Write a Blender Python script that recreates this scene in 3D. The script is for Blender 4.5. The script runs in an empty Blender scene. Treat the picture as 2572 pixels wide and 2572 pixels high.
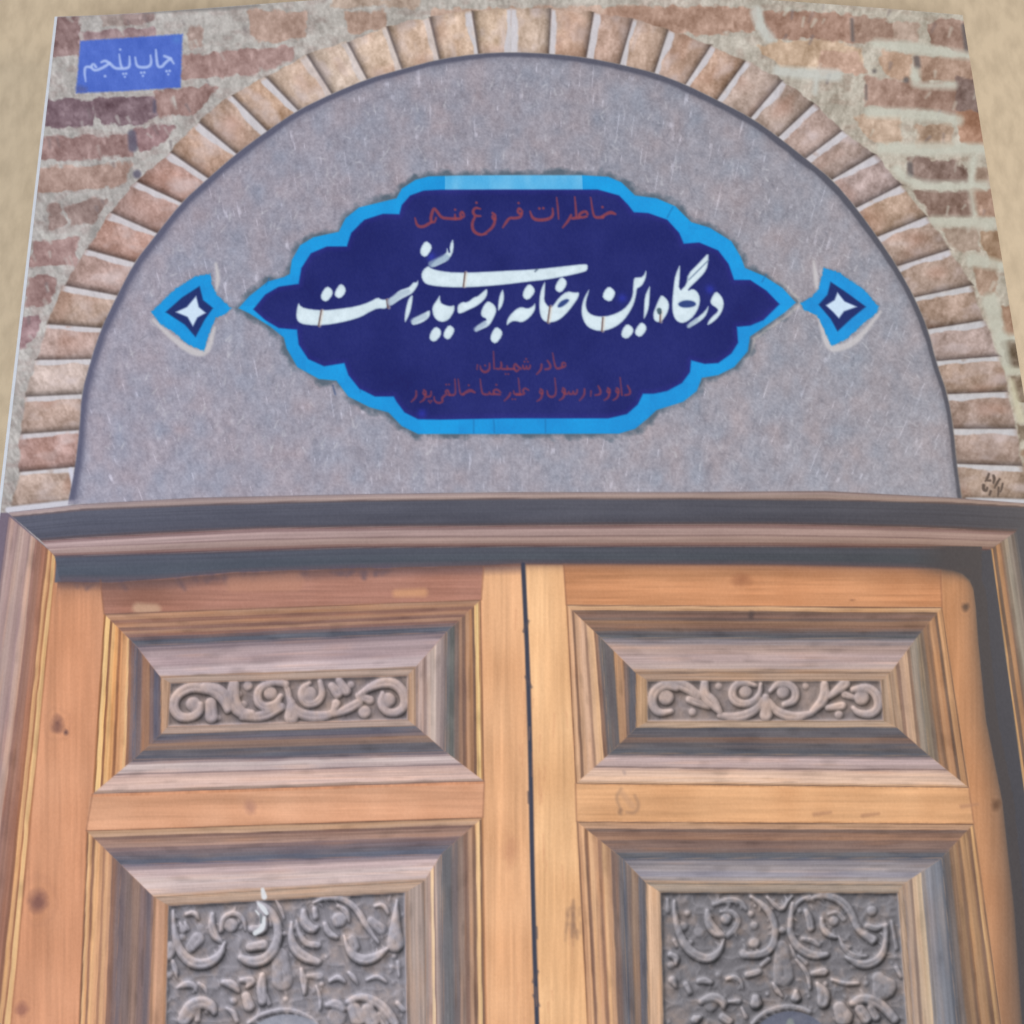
import bpy, math, random
import numpy as np
from mathutils import Matrix, Vector

# ------------------------------------------------------------------ camera
# Pose recovered from the two long edges and the top edge of the book cover.
# "Photo units" below are pixels of a 2572 px square frame.
S = bpy.context.scene
FR = 2572.0
FOC = 2530.0
W, HT, THICK = 0.145, 0.215, 0.009          # book width, height, thickness (m)
TL, TR = (137.0, 42.0), (2418.0, 38.0)
LB, RB = (3.0, 1200.0), (2565.0, 950.0)

def ray(p):
    return np.array([p[0] - FR / 2, -(p[1] - FR / 2), -FOC])

def line_x(a, b, c, d):
    l1 = np.cross([*a, 1], [*b, 1]); l2 = np.cross([*c, 1], [*d, 1])
    q = np.cross(l1, l2)
    return q[:2] / q[2]

vp = line_x(TL, LB, TR, RB)
e2 = ray(vp); e2 /= np.linalg.norm(e2)                    # up the cover
nt = np.cross(ray(TL), ray(TR))
e1 = np.cross(nt, e2); e1 /= np.linalg.norm(e1)
if e1[0] < 0: e1 = -e1
e3 = np.cross(e1, e2)
A = np.stack([ray(TL), -ray(TR)], 1)
sol = np.linalg.lstsq(np.concatenate([A, e1[:, None]], 1), np.zeros(3), rcond=None)
M3 = np.stack([ray(TL), -ray(TR), e1], 1)
_, _, vt = np.linalg.svd(M3)
k = vt[-1]; k = k / k[2] * W
P0 = ray(TL) * k[0]
if P0[2] > 0: P0 = -P0
R = np.stack([e1, e2, e3], 0)                             # camera -> cover axes
camC = -R @ P0                                            # camera in cover axes, origin = top-left corner
OFF = np.array([-W / 2, HT / 2, THICK])                   # cover axes -> world

cam_d = bpy.data.cameras.new('camera')
cam_d.sensor_fit = 'HORIZONTAL'; cam_d.sensor_width = 36.0
cam_d.lens = 36.0 * FOC / FR
cam_d.clip_start = 0.005; cam_d.clip_end = 50
cam = bpy.data.objects.new('camera', cam_d); S.collection.objects.link(cam)
mw = Matrix.Identity(4)
for i in range(3):
    for j in range(3): mw[i][j] = R[i, j]
    mw[i][3] = camC[i] + OFF[i]
cam.matrix_world = mw
S.camera = cam

# ------------------------------------------------------------------ light
wd = bpy.data.worlds.new('World'); S.world = wd; wd.use_nodes = True
bg = wd.node_tree.nodes['Background']
bg.inputs[0].default_value = (0.94, 0.95, 1.0, 1); bg.inputs[1].default_value = 0.32

def area(name, loc, target, size, power, col):
    d = bpy.data.lights.new(name, 'AREA'); d.shape = 'RECTANGLE'
    d.size, d.size_y = size; d.energy = power; d.color = col
    o = bpy.data.objects.new(name, d); S.collection.objects.link(o)
    o.location = loc
    o.rotation_euler = (Vector(target) - Vector(loc)).to_track_quat('-Z', 'Y').to_euler()
    return o
area('window_light', (-0.16, -1.00, 1.25), (0, 0, 0), (1.1, 0.8), 29.0, (0.88, 0.94, 1.0))
area('warm_lamp', (0.56, 0.10, 0.30), (0.05, 0.05, 0), (0.22, 0.22), 1.1, (1.0, 0.86, 0.68))

S.view_settings.view_transform = 'Standard'; S.view_settings.look = 'None'
S.view_settings.gamma = 1; S.view_settings.exposure = 0
S.view_settings.use_curve_mapping = False

# how the cover's gloss and the lamps turn print colour into picture colour
LITP = [[0.9345, 0.164, -0.0474, 0.1267, -0.0373, -0.0134], [0.971, 0.1715, -0.0493, 0.1198, -0.0313, -0.0297], [1.0145, 0.1799, -0.0518, 0.1075, -0.0234, -0.0483]]
VEIL = [0.029, -0.0915, 0.194, -0.0533, -0.203, 0.1275, -0.0665, 0.6825, -1.6571, 1.469, -0.1568, 0.0823, 0.1284, -1.3985, 3.0865, -2.4691,
        0.0365, -0.0679, 0.8064, -1.4766, 1.0158]
def lit_by_lamps(X, Y):
    x = np.clip(X / FR, 0, 1); y = np.clip(Y / FR, 0, 1)
    ij = [(i, j) for i in range(3) for j in range(3) if i + j <= 2]
    return np.stack([sum(k * x ** i * y ** j for k, (i, j) in zip(c, ij)) for c in LITP], -1)
def veil(X, Y):
    x = np.clip(X / FR, .05, .95); y = np.clip(Y / FR, 0, 1)
    ij = [(i, j) for i in range(4) for j in range(6) if i + j <= 6]
    g = sum(k * x ** i * y ** j for k, (i, j) in zip(VEIL, ij))
    return np.clip(g, .015, .1)[..., None] * np.array([.98, 1.0, 1.037])
#TUNE#

# ------------------------------------------------------------------ helpers
def tag(o, label=None, cat=None, kind=None, group=None):
    if label: o['label'] = label
    if cat: o['category'] = cat
    if kind: o['kind'] = kind
    if group: o['group'] = group
    return o

def project(u, v, z):
    """cover axes (metres, v = distance down from the top edge) -> photo units"""
    d0 = u - camC[0]; d1 = -v - camC[1]; d2 = z - camC[2]
    x = R[0, 0] * d0 + R[1, 0] * d1 + R[2, 0] * d2
    y = R[0, 1] * d0 + R[1, 1] * d1 + R[2, 1] * d2
    w = R[0, 2] * d0 + R[1, 2] * d1 + R[2, 2] * d2
    return FR / 2 + FOC * x / -w, FR / 2 - FOC * y / -w

# bow of the cover: the card is slightly domed across its width
edge_x = [137, 300, 450, 640, 900, 1280, 1650, 1900, 2100, 2260, 2418]
edge_y = [42, 35, 26, 11, -8, -21, -15, -2, 12, 25, 38]
us = np.linspace(0, W, 60)
zz = np.zeros_like(us)
for i, u in enumerate(us):
    lo, hi = -0.004, 0.012
    for _ in range(40):
        m = (lo + hi) / 2
        x, y = project(u, 0.0, m)
        if y < np.interp(x, edge_x, edge_y): hi = m
        else: lo = m
    zz[i] = m
cf = np.polyfit(us / W, zz, 5)
def bow(u):
    t = u / W
    return np.polyval(cf, t) - np.polyval(cf, 0) * (1 - t) - np.polyval(cf, 1) * t

# ------------------------------------------------------------------ print grid
NU = 1150
du = W / NU
EDGE = 0.00045                                             # white paper edge left of the print
U1 = np.linspace(EDGE, W, NU)
vs_ = np.linspace(0, HT, 4000)
_, ys = project(np.full_like(vs_, W / 2), vs_, 0.003)
vvis = float(np.interp(2640, ys, vs_))
V1 = np.concatenate([np.arange(0, vvis, du), np.linspace(vvis, HT, 40)])
NV = len(V1)
UU, VV = np.meshgrid(U1, V1)
ZZ = bow(UU)
X, Y = project(UU, VV, ZZ)
img = np.zeros((NV, NU, 3)); lab = np.zeros((NV, NU), np.int32)
rng = np.random.default_rng(7)

YHI, YLO = Y.max(1), Y.min(1)
def win(x0, y0, x1, y1):
    r = np.where((YHI >= y0) & (YLO <= y1))[0]
    if len(r) == 0: return None
    ra, rb = r[0], r[-1] + 1
    c = np.where((np.maximum(X[ra], X[rb - 1]) >= x0) & (np.minimum(X[ra], X[rb - 1]) <= x1))[0]
    if len(c) == 0: return None
    return slice(ra, rb), slice(c[0], c[-1] + 1)

LAT = rng.random((12, 256, 256))
def vn(x, y, seed=0):
    L = LAT[seed % 12]
    xi = np.floor(x).astype(int); yi = np.floor(y).astype(int)
    fx = x - xi; fy = y - yi
    fx = fx * fx * (3 - 2 * fx); fy = fy * fy * (3 - 2 * fy)
    xi += 37 * (seed // 12); x0 = xi & 255; x1 = (xi + 1) & 255; y0 = yi & 255; y1 = (yi + 1) & 255
    return (L[y0, x0] * (1 - fx) + L[y0, x1] * fx) * (1 - fy) + (L[y1, x0] * (1 - fx) + L[y1, x1] * fx) * fy - .5
def fbm(x, y, seed=0, o=3):
    s = 0; a = 1
    for i in range(o):
        s = s + a * vn(x * 2 ** i, y * 2 ** i, seed + i); a *= .5
    return s
# fine streaks of the coarse printed photograph, fanning out from below
TH = np.arctan2(X - 1180, 3400 - Y) * 2500; RD = np.hypot(X - 1180, 3400 - Y)
STREAK = fbm(TH / 6, RD / 17, 3, 2) * .95 + fbm(TH / 14, RD / 34, 5, 2) * .6
BLOT = fbm(X / 60, Y / 60, 8, 3)

def K(x0, y0, size, pts):
    """points read off an enlarged crop (1932 px wide) -> photo units; a third number is a radius"""
    s = size / 1932.0
    return [tuple([x0 + p[0] * s, y0 + p[1] * s] + ([p[2] * s] if len(p) > 2 else [])) for p in pts]

def poly_sd(pts, x, y):
    d = np.full(x.shape, 1e18); sgn = np.zeros(x.shape, bool)
    n = len(pts)
    for i in range(n):
        ax, ay = pts[i][:2]; bx, by = pts[(i + 1) % n][:2]
        ex, ey = bx - ax, by - ay
        wx, wy = x - ax, y - ay
        t = np.clip((wx * ex + wy * ey) / (ex * ex + ey * ey + 1e-12), 0, 1)
        d = np.minimum(d, (wx - ex * t) ** 2 + (wy - ey * t) ** 2)
        if ay != by:
            c = (ay > y) != (by > y)
            sgn ^= c & (x < (bx - ax) * (y - ay) / (by - ay) + ax)
    d = np.sqrt(d)
    return np.where(sgn, -d, d)

def smooth(pts, it=2, closed=True):
    """Chaikin corner cutting"""
    for _ in range(it):
        q = []; n = len(pts)
        for i in range(n if closed else n - 1):
            a = pts[i]; b = pts[(i + 1) % n]
            q.append(tuple(.75 * p + .25 * r for p, r in zip(a, b)))
            q.append(tuple(.25 * p + .75 * r for p, r in zip(a, b)))
        if not closed: q = [pts[0]] + q + [pts[-1]]
        pts = q
    return pts

def col(c): return np.array(c, float) / 255.0

def bbox(pts, m):
    x = [p[0] for p in pts]; y = [p[1] for p in pts]
    return min(x) - m, min(y) - m, max(x) + m, max(y) + m

def blend(w, a, c, label=None, thr=.5):
    if np.ndim(c) == 1: c = col(c)
    img[w] = img[w] * (1 - a[..., None]) + c * a[..., None]
    if label is not None: lab[w][a > thr] = label

def fill(pts, c, soft=1.8, label=None, rag=0, grain=0, alpha=1, seed=0, tone=None, grow=0):
    w = win(*bbox(pts, soft * 2 + rag * 2 + 2))
    if w is None: return
    x, y = X[w], Y[w]
    sd = poly_sd(pts, x, y) - grow
    if rag: sd = sd + rag * 2 * fbm(x / (rag * 3.2), y / (rag * 3.2), seed, 3)
    a = np.clip(.5 - sd / (2 * soft), 0, 1) * alpha
    cc = np.broadcast_to(col(c), x.shape + (3,))
    if grain: cc = cc + grain / 255 * (STREAK[w] * .6 + BLOT[w] * 1.0 + fbm(x / 22, y / 22, seed + 2, 3) * .9)[..., None]
    if tone: cc = cc + tone(x, y)
    blend(w, a, cc, label)

def cap_sd(pts, x, y):
    d = np.full(x.shape, 1e9)
    if len(pts) == 1:
        return np.hypot(x - pts[0][0], y - pts[0][1]) - pts[0][2]
    for a, b in zip(pts[:-1], pts[1:]):
        ex, ey = b[0] - a[0], b[1] - a[1]
        t = np.clip(((x - a[0]) * ex + (y - a[1]) * ey) / (ex * ex + ey * ey + 1e-9), 0, 1)
        d = np.minimum(d, np.hypot(x - a[0] - ex * t, y - a[1] - ey * t) - (a[2] + (b[2] - a[2]) * t))
    return d

def stroke(pts, c, soft=1.5, label=None, alpha=1, thr=.4):
    if len(pts) > 2: pts = smooth(pts, 2, False)
    m = max(p[2] for p in pts) + soft * 2 + 2
    w = win(*bbox(pts, m))
    if w is None: return
    a = np.clip(.5 - cap_sd(pts, X[w], Y[w]) / (2 * soft), 0, 1) * alpha
    blend(w, a, c, label, thr * alpha)

def inv_bil(q, x, y):
    """(s, t) of points in the quad q = a0, a1 (t=0 edge), b1, b0 (t=1 edge)"""
    a0, a1, b1, b0 = [np.array(p[:2], float) for p in q]
    s = np.full(x.shape, .5); t = np.full(x.shape, .5)
    for _ in range(7):
        px = (a0[0] * (1 - s) + a1[0] * s) * (1 - t) + (b0[0] * (1 - s) + b1[0] * s) * t
        py = (a0[1] * (1 - s) + a1[1] * s) * (1 - t) + (b0[1] * (1 - s) + b1[1] * s) * t
        sx = (a1[0] - a0[0]) * (1 - t) + (b1[0] - b0[0]) * t; sy = (a1[1] - a0[1]) * (1 - t) + (b1[1] - b0[1]) * t
        tx = (b0[0] - a0[0]) * (1 - s) + (b1[0] - a1[0]) * s; ty = (b0[1] - a0[1]) * (1 - s) + (b1[1] - a1[1]) * s
        D = sx * ty - sy * tx; D = np.where(np.abs(D) < 1e-6, 1e-6, D)
        ex, ey = x - px, y - py
        s = np.clip(s + (ex * ty - ey * tx) / D, -.5, 1.5); t = np.clip(t + (sx * ey - sy * ex) / D, -.5, 1.5)
    return s, t

def prof(t, table):
    """colours across a moulding: flat fillets with short transitions"""
    ks = np.array([p[0] for p in table]); cs = np.array([p[1] for p in table], float)
    t = np.clip(t, 0, .9999)
    k = np.clip(np.searchsorted(ks, t, side='right') - 1, 0, len(ks) - 2)
    f = (t - ks[k]) / np.maximum(ks[k + 1] - ks[k], 1e-6)
    f = np.clip(.5 + (f - .5) * 1.7, 0, 1); f = f * f * (3 - 2 * f)
    return (cs[k] * (1 - f[..., None]) + cs[k + 1] * f[..., None]) / 255.0

def strip(q, table, label=None, grain=9, soft=1.1, seed=0, wob=.02):
    """a run of moulding: colours change across it (t), the grain runs along it (s)"""
    w = win(*bbox(q, 4))
    if w is None: return
    x, y = X[w], Y[w]
    s, t = inv_bil(q, x, y)
    ln = math.dist(q[0][:2], q[1][:2]); wd_ = math.dist(q[0][:2], q[3][:2])
    g = fbm(s * ln / 150, t * wd_ / 6, seed, 3)
    c = prof(t + wob * fbm(s * ln / 240, t * wd_ / 30, seed + 4, 2) + wob * .9 * vn(s * ln / 45, t * wd_ / 12, seed + 9), table)
    c = c + np.clip(.50 - c.mean(-1), 0, 1)[..., None] * .52 * np.array([1.0, 1.0, .96 if q[0][0] > 1300 else 1.02])
    c = c * np.array([.97, .94, .895])
    fine = vn(t * wd_ / 3.4 + seed * 7.3, s * ln / 420, seed + 2)                  # fine grooves and saw lines
    warm = np.clip(vn(s * ln / 130 + 3 * seed, t * wd_ / 9, seed + 5) - .1, 0, 1)[..., None]   # bare brown wood showing
    c = c + warm * np.array([.10, .03, -.03])
    dirt = np.clip(vn(s * ln / 60 + seed, t * wd_ / 14, seed + 6) - .18, 0, 1)      # worn and dirty patches
    c = c * (1 + grain / 110 * g + .13 * fine - .32 * dirt)[..., None]
    c = c + fbm(s * ln / 110, t * wd_ / 50, seed + 1, 2)[..., None] * grain / 255 * 1.4 * np.array([1.1, 1, .8])
    a = np.clip(.5 - poly_sd(q, x, y) / (2 * soft), 0, 1)
    blend(w, a, c, label)

def frame(o, i, top, right, bottom, left, label, seed=0, grain=9):
    strip([o[0], o[3], i[3], i[0]], left, label, grain, seed=seed)
    strip([o[1], o[2], i[2], i[1]], right, label, grain, seed=seed + 1)
    strip([o[3], o[2], i[2], i[3]], bottom, label, grain, seed=seed + 2)
    strip([o[0], o[1], i[1], i[0]], top, label, grain, seed=seed + 3)

def gblur(a, sg):
    r = int(sg * 3) + 1
    kx = np.exp(-.5 * (np.arange(-r, r + 1) / sg) ** 2); kx /= kx.sum()
    for ax in (0, 1):
        p = np.pad(a, [(r, r) if i == ax else (0, 0) for i in range(a.ndim)], mode='edge')
        n = a.shape[ax]
        a = sum(kx[j] * np.take(p, np.arange(j, j + n), axis=ax) for j in range(2 * r + 1))
    return a

# labels of the printed regions
(WALL, ARCH, PLASTER, BORDER, PLAQUE, TITLE, TOPLINE, DEDIC, ORN_L, STAR_L, ORN_R, STAR_R, EDITION, EDTEXT, EMBLEM,
 FRAME, LINTEL, LEAF_L, PAN_L1, CARV_L1, PAN_L2, CARV_L2, LEAF_R, PAN_R1, CARV_R1, PAN_R2, CARV_R2) = range(1, 28)
BOT = 3500.0
def ext(p, q, y=BOT):
    """continue the line p-q down past the picture's lower edge"""
    t = (y - p[1]) / (q[1] - p[1])
    return (p[0] + (q[0] - p[0]) * t, y)

# ================================================================== the printed cover
# ------------------------------------------------------------------ brick wall
lr = np.clip((X - 300) / 2000, 0, 1)[..., None]
img[:] = col((180, 176, 174)) * (1 - lr) + col((186, 178, 164)) * lr
mud = np.clip(fbm(X / 30, Y / 16, 1, 3) * 1.6 + .12, 0, 1)[..., None]
img[:] = img * (1 - .55 * mud) + (col((158, 142, 140)) * (1 - lr) + col((166, 147, 133)) * lr) * .55 * mud
img += (STREAK * 26 + BLOT * 20 + vn(X / 5, Y / 5, 4) * 16)[..., None] / 255
lab[:] = WALL

def brick(pts, c, rag=6, soft=3.0, seed=0, grain=30, alpha=.95):
    c = (c[0] + 6, c[1] - 3, c[2] - 10)
    fill(pts, c, soft, None, rag, grain, alpha, seed, grow=6, tone=lambda x, y: (vn(x / 6, y / 5, seed) * 13 + np.clip(fbm(x / 16, y / 22, seed + 4, 2) - .3, 0, 1) * 70)[..., None] / 255)

bl = [
 ((0, 0, 500), [(550, 190), (755, 190), (755, 525), (535, 525)], (140, 124, 131)),
 ((0, 0, 500), [(1015, 150), (1220, 140), (1230, 215), (1020, 235)], (168, 163, 166)),
 ((0, 0, 500), [(1230, 135), (1480, 120), (1480, 200), (1240, 215)], (152, 141, 146)),
 ((0, 0, 500), [(800, 330), (1480, 280), (1480, 340), (800, 400)], (160, 145, 155)),
 ((0, 0, 500), [(480, 995), (905, 985), (890, 1200), (450, 1215)], (122, 110, 126)),
 ((0, 0, 500), [(905, 980), (1500, 965), (1495, 1100), (1420, 1175), (1000, 1195)], (121, 109, 124)),
 ((0, 0, 500), [(1505, 895), (2080, 850), (1960, 1000), (1870, 1085), (1560, 1115)], (150, 130, 133)),
 ((0, 0, 500), [(440, 1345), (1250, 1325), (1255, 1500), (420, 1530)], (147, 128, 133)),
 ((0, 0, 500), [(1330, 1265), (1680, 1225), (1530, 1400), (1360, 1450), (1300, 1350)], (142, 121, 131)),
 ((0, 0, 500), [(405, 1640), (1270, 1610), (1200, 1740), (1050, 1800), (385, 1830)], (166, 148, 146)),
 ((0, 400, 500), [(650, 480), (900, 400), (1020, 420), (900, 590), (700, 620)], (150, 138, 141)),
 ((0, 400, 500), [(490, 450), (530, 440), (640, 620), (500, 660)], (152, 140, 143)),
 ((0, 400, 500), [(350, 815), (740, 780), (715, 1015), (305, 1030)], (153, 133, 138)),
 ((0, 400, 500), [(290, 1175), (515, 1160), (490, 1370), (265, 1410)], (145, 126, 131)),
 ((0, 400, 500), [(235, 1545), (360, 1535), (345, 1700), (215, 1805)], (138, 118, 130)),
 ((450, 0, 500), [(50, 570), (760, 500), (1090, 470), (1080, 570), (750, 690), (40, 745)], (154, 134, 137)),
 ((450, 0, 500), [(690, 120), (990, 130), (1210, 140), (1200, 350), (740, 390)], (172, 154, 149)),
 ((450, 0, 500), [(1640, 140), (2000, 130), (2000, 285), (1650, 300)], (172, 154, 147)),
 ((450, 0, 500), [(110, 290), (210, 280), (205, 430), (120, 440)], (165, 152, 152)),
 ((450, 0, 500), [(1500, 0), (2300, 0), (2300, 45), (1500, 40)], (176, 165, 158)),
 ((1100, 0, 500), [(-60, 110), (1932, 80), (1932, 230), (-60, 260)], (176, 158, 150)),
]
br_ = [
 ((1600, 0, 500), [(-300, 90), (760, 80), (1130, 110), (1140, 290), (560, 310), (-300, 260)], (165, 142, 133)),
 ((1600, 0, 500), [(1230, 120), (1932, 140), (2080, 160), (2085, 400), (1300, 345)], (156, 132, 124)),
 ((2072, 0, 500), [(275, 180), (560, 190), (700, 260), (700, 380), (280, 390)], (150, 131, 124)),
 ((2072, 0, 500), [(690, 250), (900, 250), (880, 380), (700, 370)], (175, 162, 155)),
 ((2072, 0, 500), [(1000, 240), (1180, 200), (1350, 220), (1390, 490), (1300, 480), (1050, 400)], (146, 127, 121)),
 ((1600, 0, 500), [(1180, 440), (1932, 410), (2160, 500), (2160, 660), (1400, 640)], (188, 170, 153)),
 ((2072, 0, 500), [(-30, 520), (290, 520), (400, 700), (-30, 690)], (176, 153, 143)),
 ((2072, 0, 500), [(570, 500), (830, 540), (820, 760), (640, 750), (560, 640)], (167, 146, 132)),
 ((2072, 0, 500), [(880, 560), (1420, 590), (1460, 780), (960, 770)], (164, 144, 134)),
 ((2072, 0, 500), [(400, 760), (840, 810), (1300, 850), (1300, 1110), (1050, 1060), (410, 1010)], (160, 140, 134)),
 ((2072, 0, 500), [(1290, 770), (1450, 780), (1495, 1090), (1310, 1060)], (125, 114, 115)),
 ((2072, 0, 500), [(1310, 1110), (1495, 1110), (1540, 1390), (1340, 1360)], (156, 126, 112)),
 ((2072, 0, 500), [(290, 1150), (700, 1150), (720, 1360), (520, 1380), (400, 1290)], (178, 162, 149)),
 ((2072, 0, 500), [(890, 1240), (1200, 1210), (1220, 1400), (900, 1400)], (168, 152, 140)),
 ((2072, 0, 500), [(815, 1570), (900, 1550), (1250, 1580), (1370, 1690), (1370, 1750), (1000, 1750), (810, 1700)], (126, 113, 112)),
 ((2072, 0, 500), [(1470, 1640), (1600, 1640), (1630, 1780), (1470, 1780)], (160, 147, 139)),
 ((2072, 450, 500), [(900, 130), (1390, 130), (1415, 345), (1040, 345), (1000, 260)], (137, 122, 119)),
 ((2072, 450, 500), [(1450, 110), (1620, 105), (1660, 350), (1490, 340)], (146, 124, 114)),
 ((2072, 450, 500), [(1170, 490), (1450, 480), (1480, 660), (1350, 700), (1230, 650)], (158, 147, 140)),
 ((2072, 450, 500), [(1520, 520), (1690, 510), (1725, 780), (1600, 790)], (152, 134, 119)),
 ((2072, 450, 500), [(1460, 860), (1640, 850), (1650, 1090), (1510, 1115)], (156, 139, 129)),
 ((2072, 450, 500), [(1720, 1240), (1800, 1250), (1850, 1490), (1750, 1490)], (149, 127, 114)),
 ((2072, 450, 500), [(1725, 1580), (1855, 1580), (1900, 1825), (1800, 1815)], (103, 98, 91)),
 ((2072, 850, 500), [(1830, 390), (1900, 390), (1960, 600), (1880, 590)], (128, 121, 112)),
 ((2072, 850, 500), [(1880, 850), (1990, 850), (2020, 1000), (1890, 980)], (120, 114, 106)),
 ((2072, 850, 500), [(1940, 1100), (2100, 1100), (2140, 1500), (1990, 1500)], (150, 132, 120)),
]
for i, (kk, p, c) in enumerate(bl): brick(K(*kk, p), c, seed=i)
for i, (kk, p, c) in enumerate(br_): brick(K(*kk, p), c, seed=i + 3, rag=6)
# mortar crumbs, holes and dark gaps
for i in range(260):
    x, y = (rng.uniform(60, 700), rng.uniform(30, 900)) if i % 2 else (rng.uniform(1900, 2560), rng.uniform(10, 1000))
    r = rng.uniform(2, 6)
    if rng.random() < .72: c = (198, 198, 194) if i % 2 else (206, 203, 190)
    else: c = (122, 112, 115)
    stroke([(x, y, r), (x + rng.uniform(-5, 5) + (6 if i % 2 else -6), y + rng.uniform(8, 22), r * .6)], c, 3, alpha=rng.uniform(.25, .6))
for p in ([(1280, 1300, 40), (1290, 1430, 45)], [(1500, 985, 14), (1500, 1080, 16)], [(1330, 1690, 40)]):
    stroke(K(0, 0, 500, p), (96, 93, 112), 4, alpha=.8)
for p in ([(262, 190, 14), (270, 390, 16)], [(890, 570, 30), (900, 640, 30)], [(400, 830, 10), (400, 960, 10)],
          [(1345, 250, 22), (1375, 480, 22)], [(790, 775, 28)], [(825, 1600, 26), (830, 1690, 30)], [(480, 690, 20)]):
    stroke(K(2072, 0, 500, p), (104, 98, 98), 4, alpha=.8)
stroke(K(450, 0, 500, [(-330, 118, 18), (0, 95, 22), (400, 85, 20), (770, 55, 14)]), (130, 127, 126), 4, alpha=.75)
for p in ([(1160, 120, 60), (1190, 250, 50), (1290, 370, 50)], [(1370, 690, 50), (1932, 730, 60)], [(1740, 780, 26), (1730, 900, 22)]):
    stroke(K(1600, 0, 500, p), (201, 203, 197), 6, alpha=.8)
for p in ([(500, 420, 45), (900, 470, 55), (1390, 540, 40)], [(880, 700, 46), (880, 800, 46)], [(940, 830, 30), (1250, 830, 40)],
          [(430, 1090, 50), (1000, 1110, 55), (1290, 1170, 55)], [(550, 1440, 50), (1000, 1450, 70), (1540, 1440, 50)],
          [(700, 1640, 45), (800, 1750, 45), (1000, 1810, 50), (1550, 1800, 45)], [(1440, 1550, 35), (1420, 1760, 30)]):
    stroke(K(2072, 0, 500, p), (200, 201, 188), 7, alpha=.75)
for p in ([(1420, 130, 26), (1450, 340, 26)], [(1050, 400, 45), (1600, 430, 60)], [(1440, 780, 70), (1700, 840, 50)], [(1600, 1180, 80), (1680, 1480, 70), (1780, 1860, 40)],
          [(1720, 1530, 40), (1840, 1540, 34)]):
    stroke(K(2072, 450, 500, p), (196, 196, 182), 7, alpha=.75)
stroke(K(2072, 850, 500, [(1760, 300, 40), (1880, 320, 40)]), (192, 190, 172), 6, alpha=.8)
stroke(K(2072, 850, 500, [(1810, 420, 26), (1900, 780, 40)]), (204, 198, 172), 6, alpha=.8)
# crumbling edge at the top left of the print
stroke(K(0, 0, 500, [(545, 160, 8), (1000, 140, 10), (1480, 110, 12)]), (150, 141, 146), 4, alpha=.6)

# ------------------------------------------------------------------ the arch of radial bricks
J = [((171, 1264), (21, 1282)), ((189, 1173), (43, 1186)), ((200, 1080), (45, 1091)), ((205, 990), (59, 997)), ((229, 902), (85, 904)),
     ((255, 824), (114, 814)), ((295, 742), (155, 716)), ((338, 659), (213, 625)), ((395, 586), (274, 532)), ((456, 509), (339, 454)),
     ((523, 448), (424, 380)), ((594, 386), (494, 303)), ((671, 329), (577, 235)), ((748, 277), (665, 191)), ((833, 236), (768, 135)),
     ((921, 199), (869, 101)), ((1009, 174), (969, 64)), ((1103, 149), (1077, 40)), ((1201, 135), (1184, 24)), ((1282, 131), (1284, 17)),
     ((1380, 135), (1386, 18)), ((1474, 145), (1494, 27)), ((1558, 162), (1592, 44)), ((1645, 183), (1682, 71)), ((1723, 213), (1790, 111)),
     ((1802, 252), (1877, 150)), ((1887, 296), (1970, 199)), ((1956, 345), (2048, 259)), ((2024, 399), (2121, 326)), ((2091, 452), (2201, 388)),
     ((2151, 523), (2269, 463)), ((2204, 596), (2333, 543)), ((2254, 670), (2392, 626)), ((2297, 748), (2445, 717)), ((2331, 828), (2476, 805)),
     ((2351, 908), (2517, 895)), ((2380, 991), (2535, 985)), ((2395, 1078), (2558, 1078)), ((2403, 1166), (2573, 1172)), ((2416, 1256), (2590, 1262))]
CROWN = 19
tints = [(176, 158, 150), (170, 142, 138), (178, 158, 150), (190, 176, 172), (180, 160, 156), (176, 156, 146), (174, 152, 148), (172, 142, 134),
         (172, 148, 144), (174, 146, 140), (184, 158, 144), (180, 158, 146), (188, 162, 144), (200, 180, 166), (206, 190, 178), (206, 186, 170),
         (202, 180, 164), (198, 176, 158), (194, 174, 156), (190, 172, 158), (184, 160, 144), (180, 156, 144), (184, 162, 148), (178, 154, 140),
         (176, 150, 134), (176, 160, 152), (168, 152, 144), (172, 154, 148), (160, 144, 138), (170, 154, 152), (170, 148, 132), (168, 150, 140),
         (172, 154, 144), (164, 144, 132), (172, 156, 152), (168, 148, 136), (164, 146, 138), (160, 142, 134), (156, 138, 126)]
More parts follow.
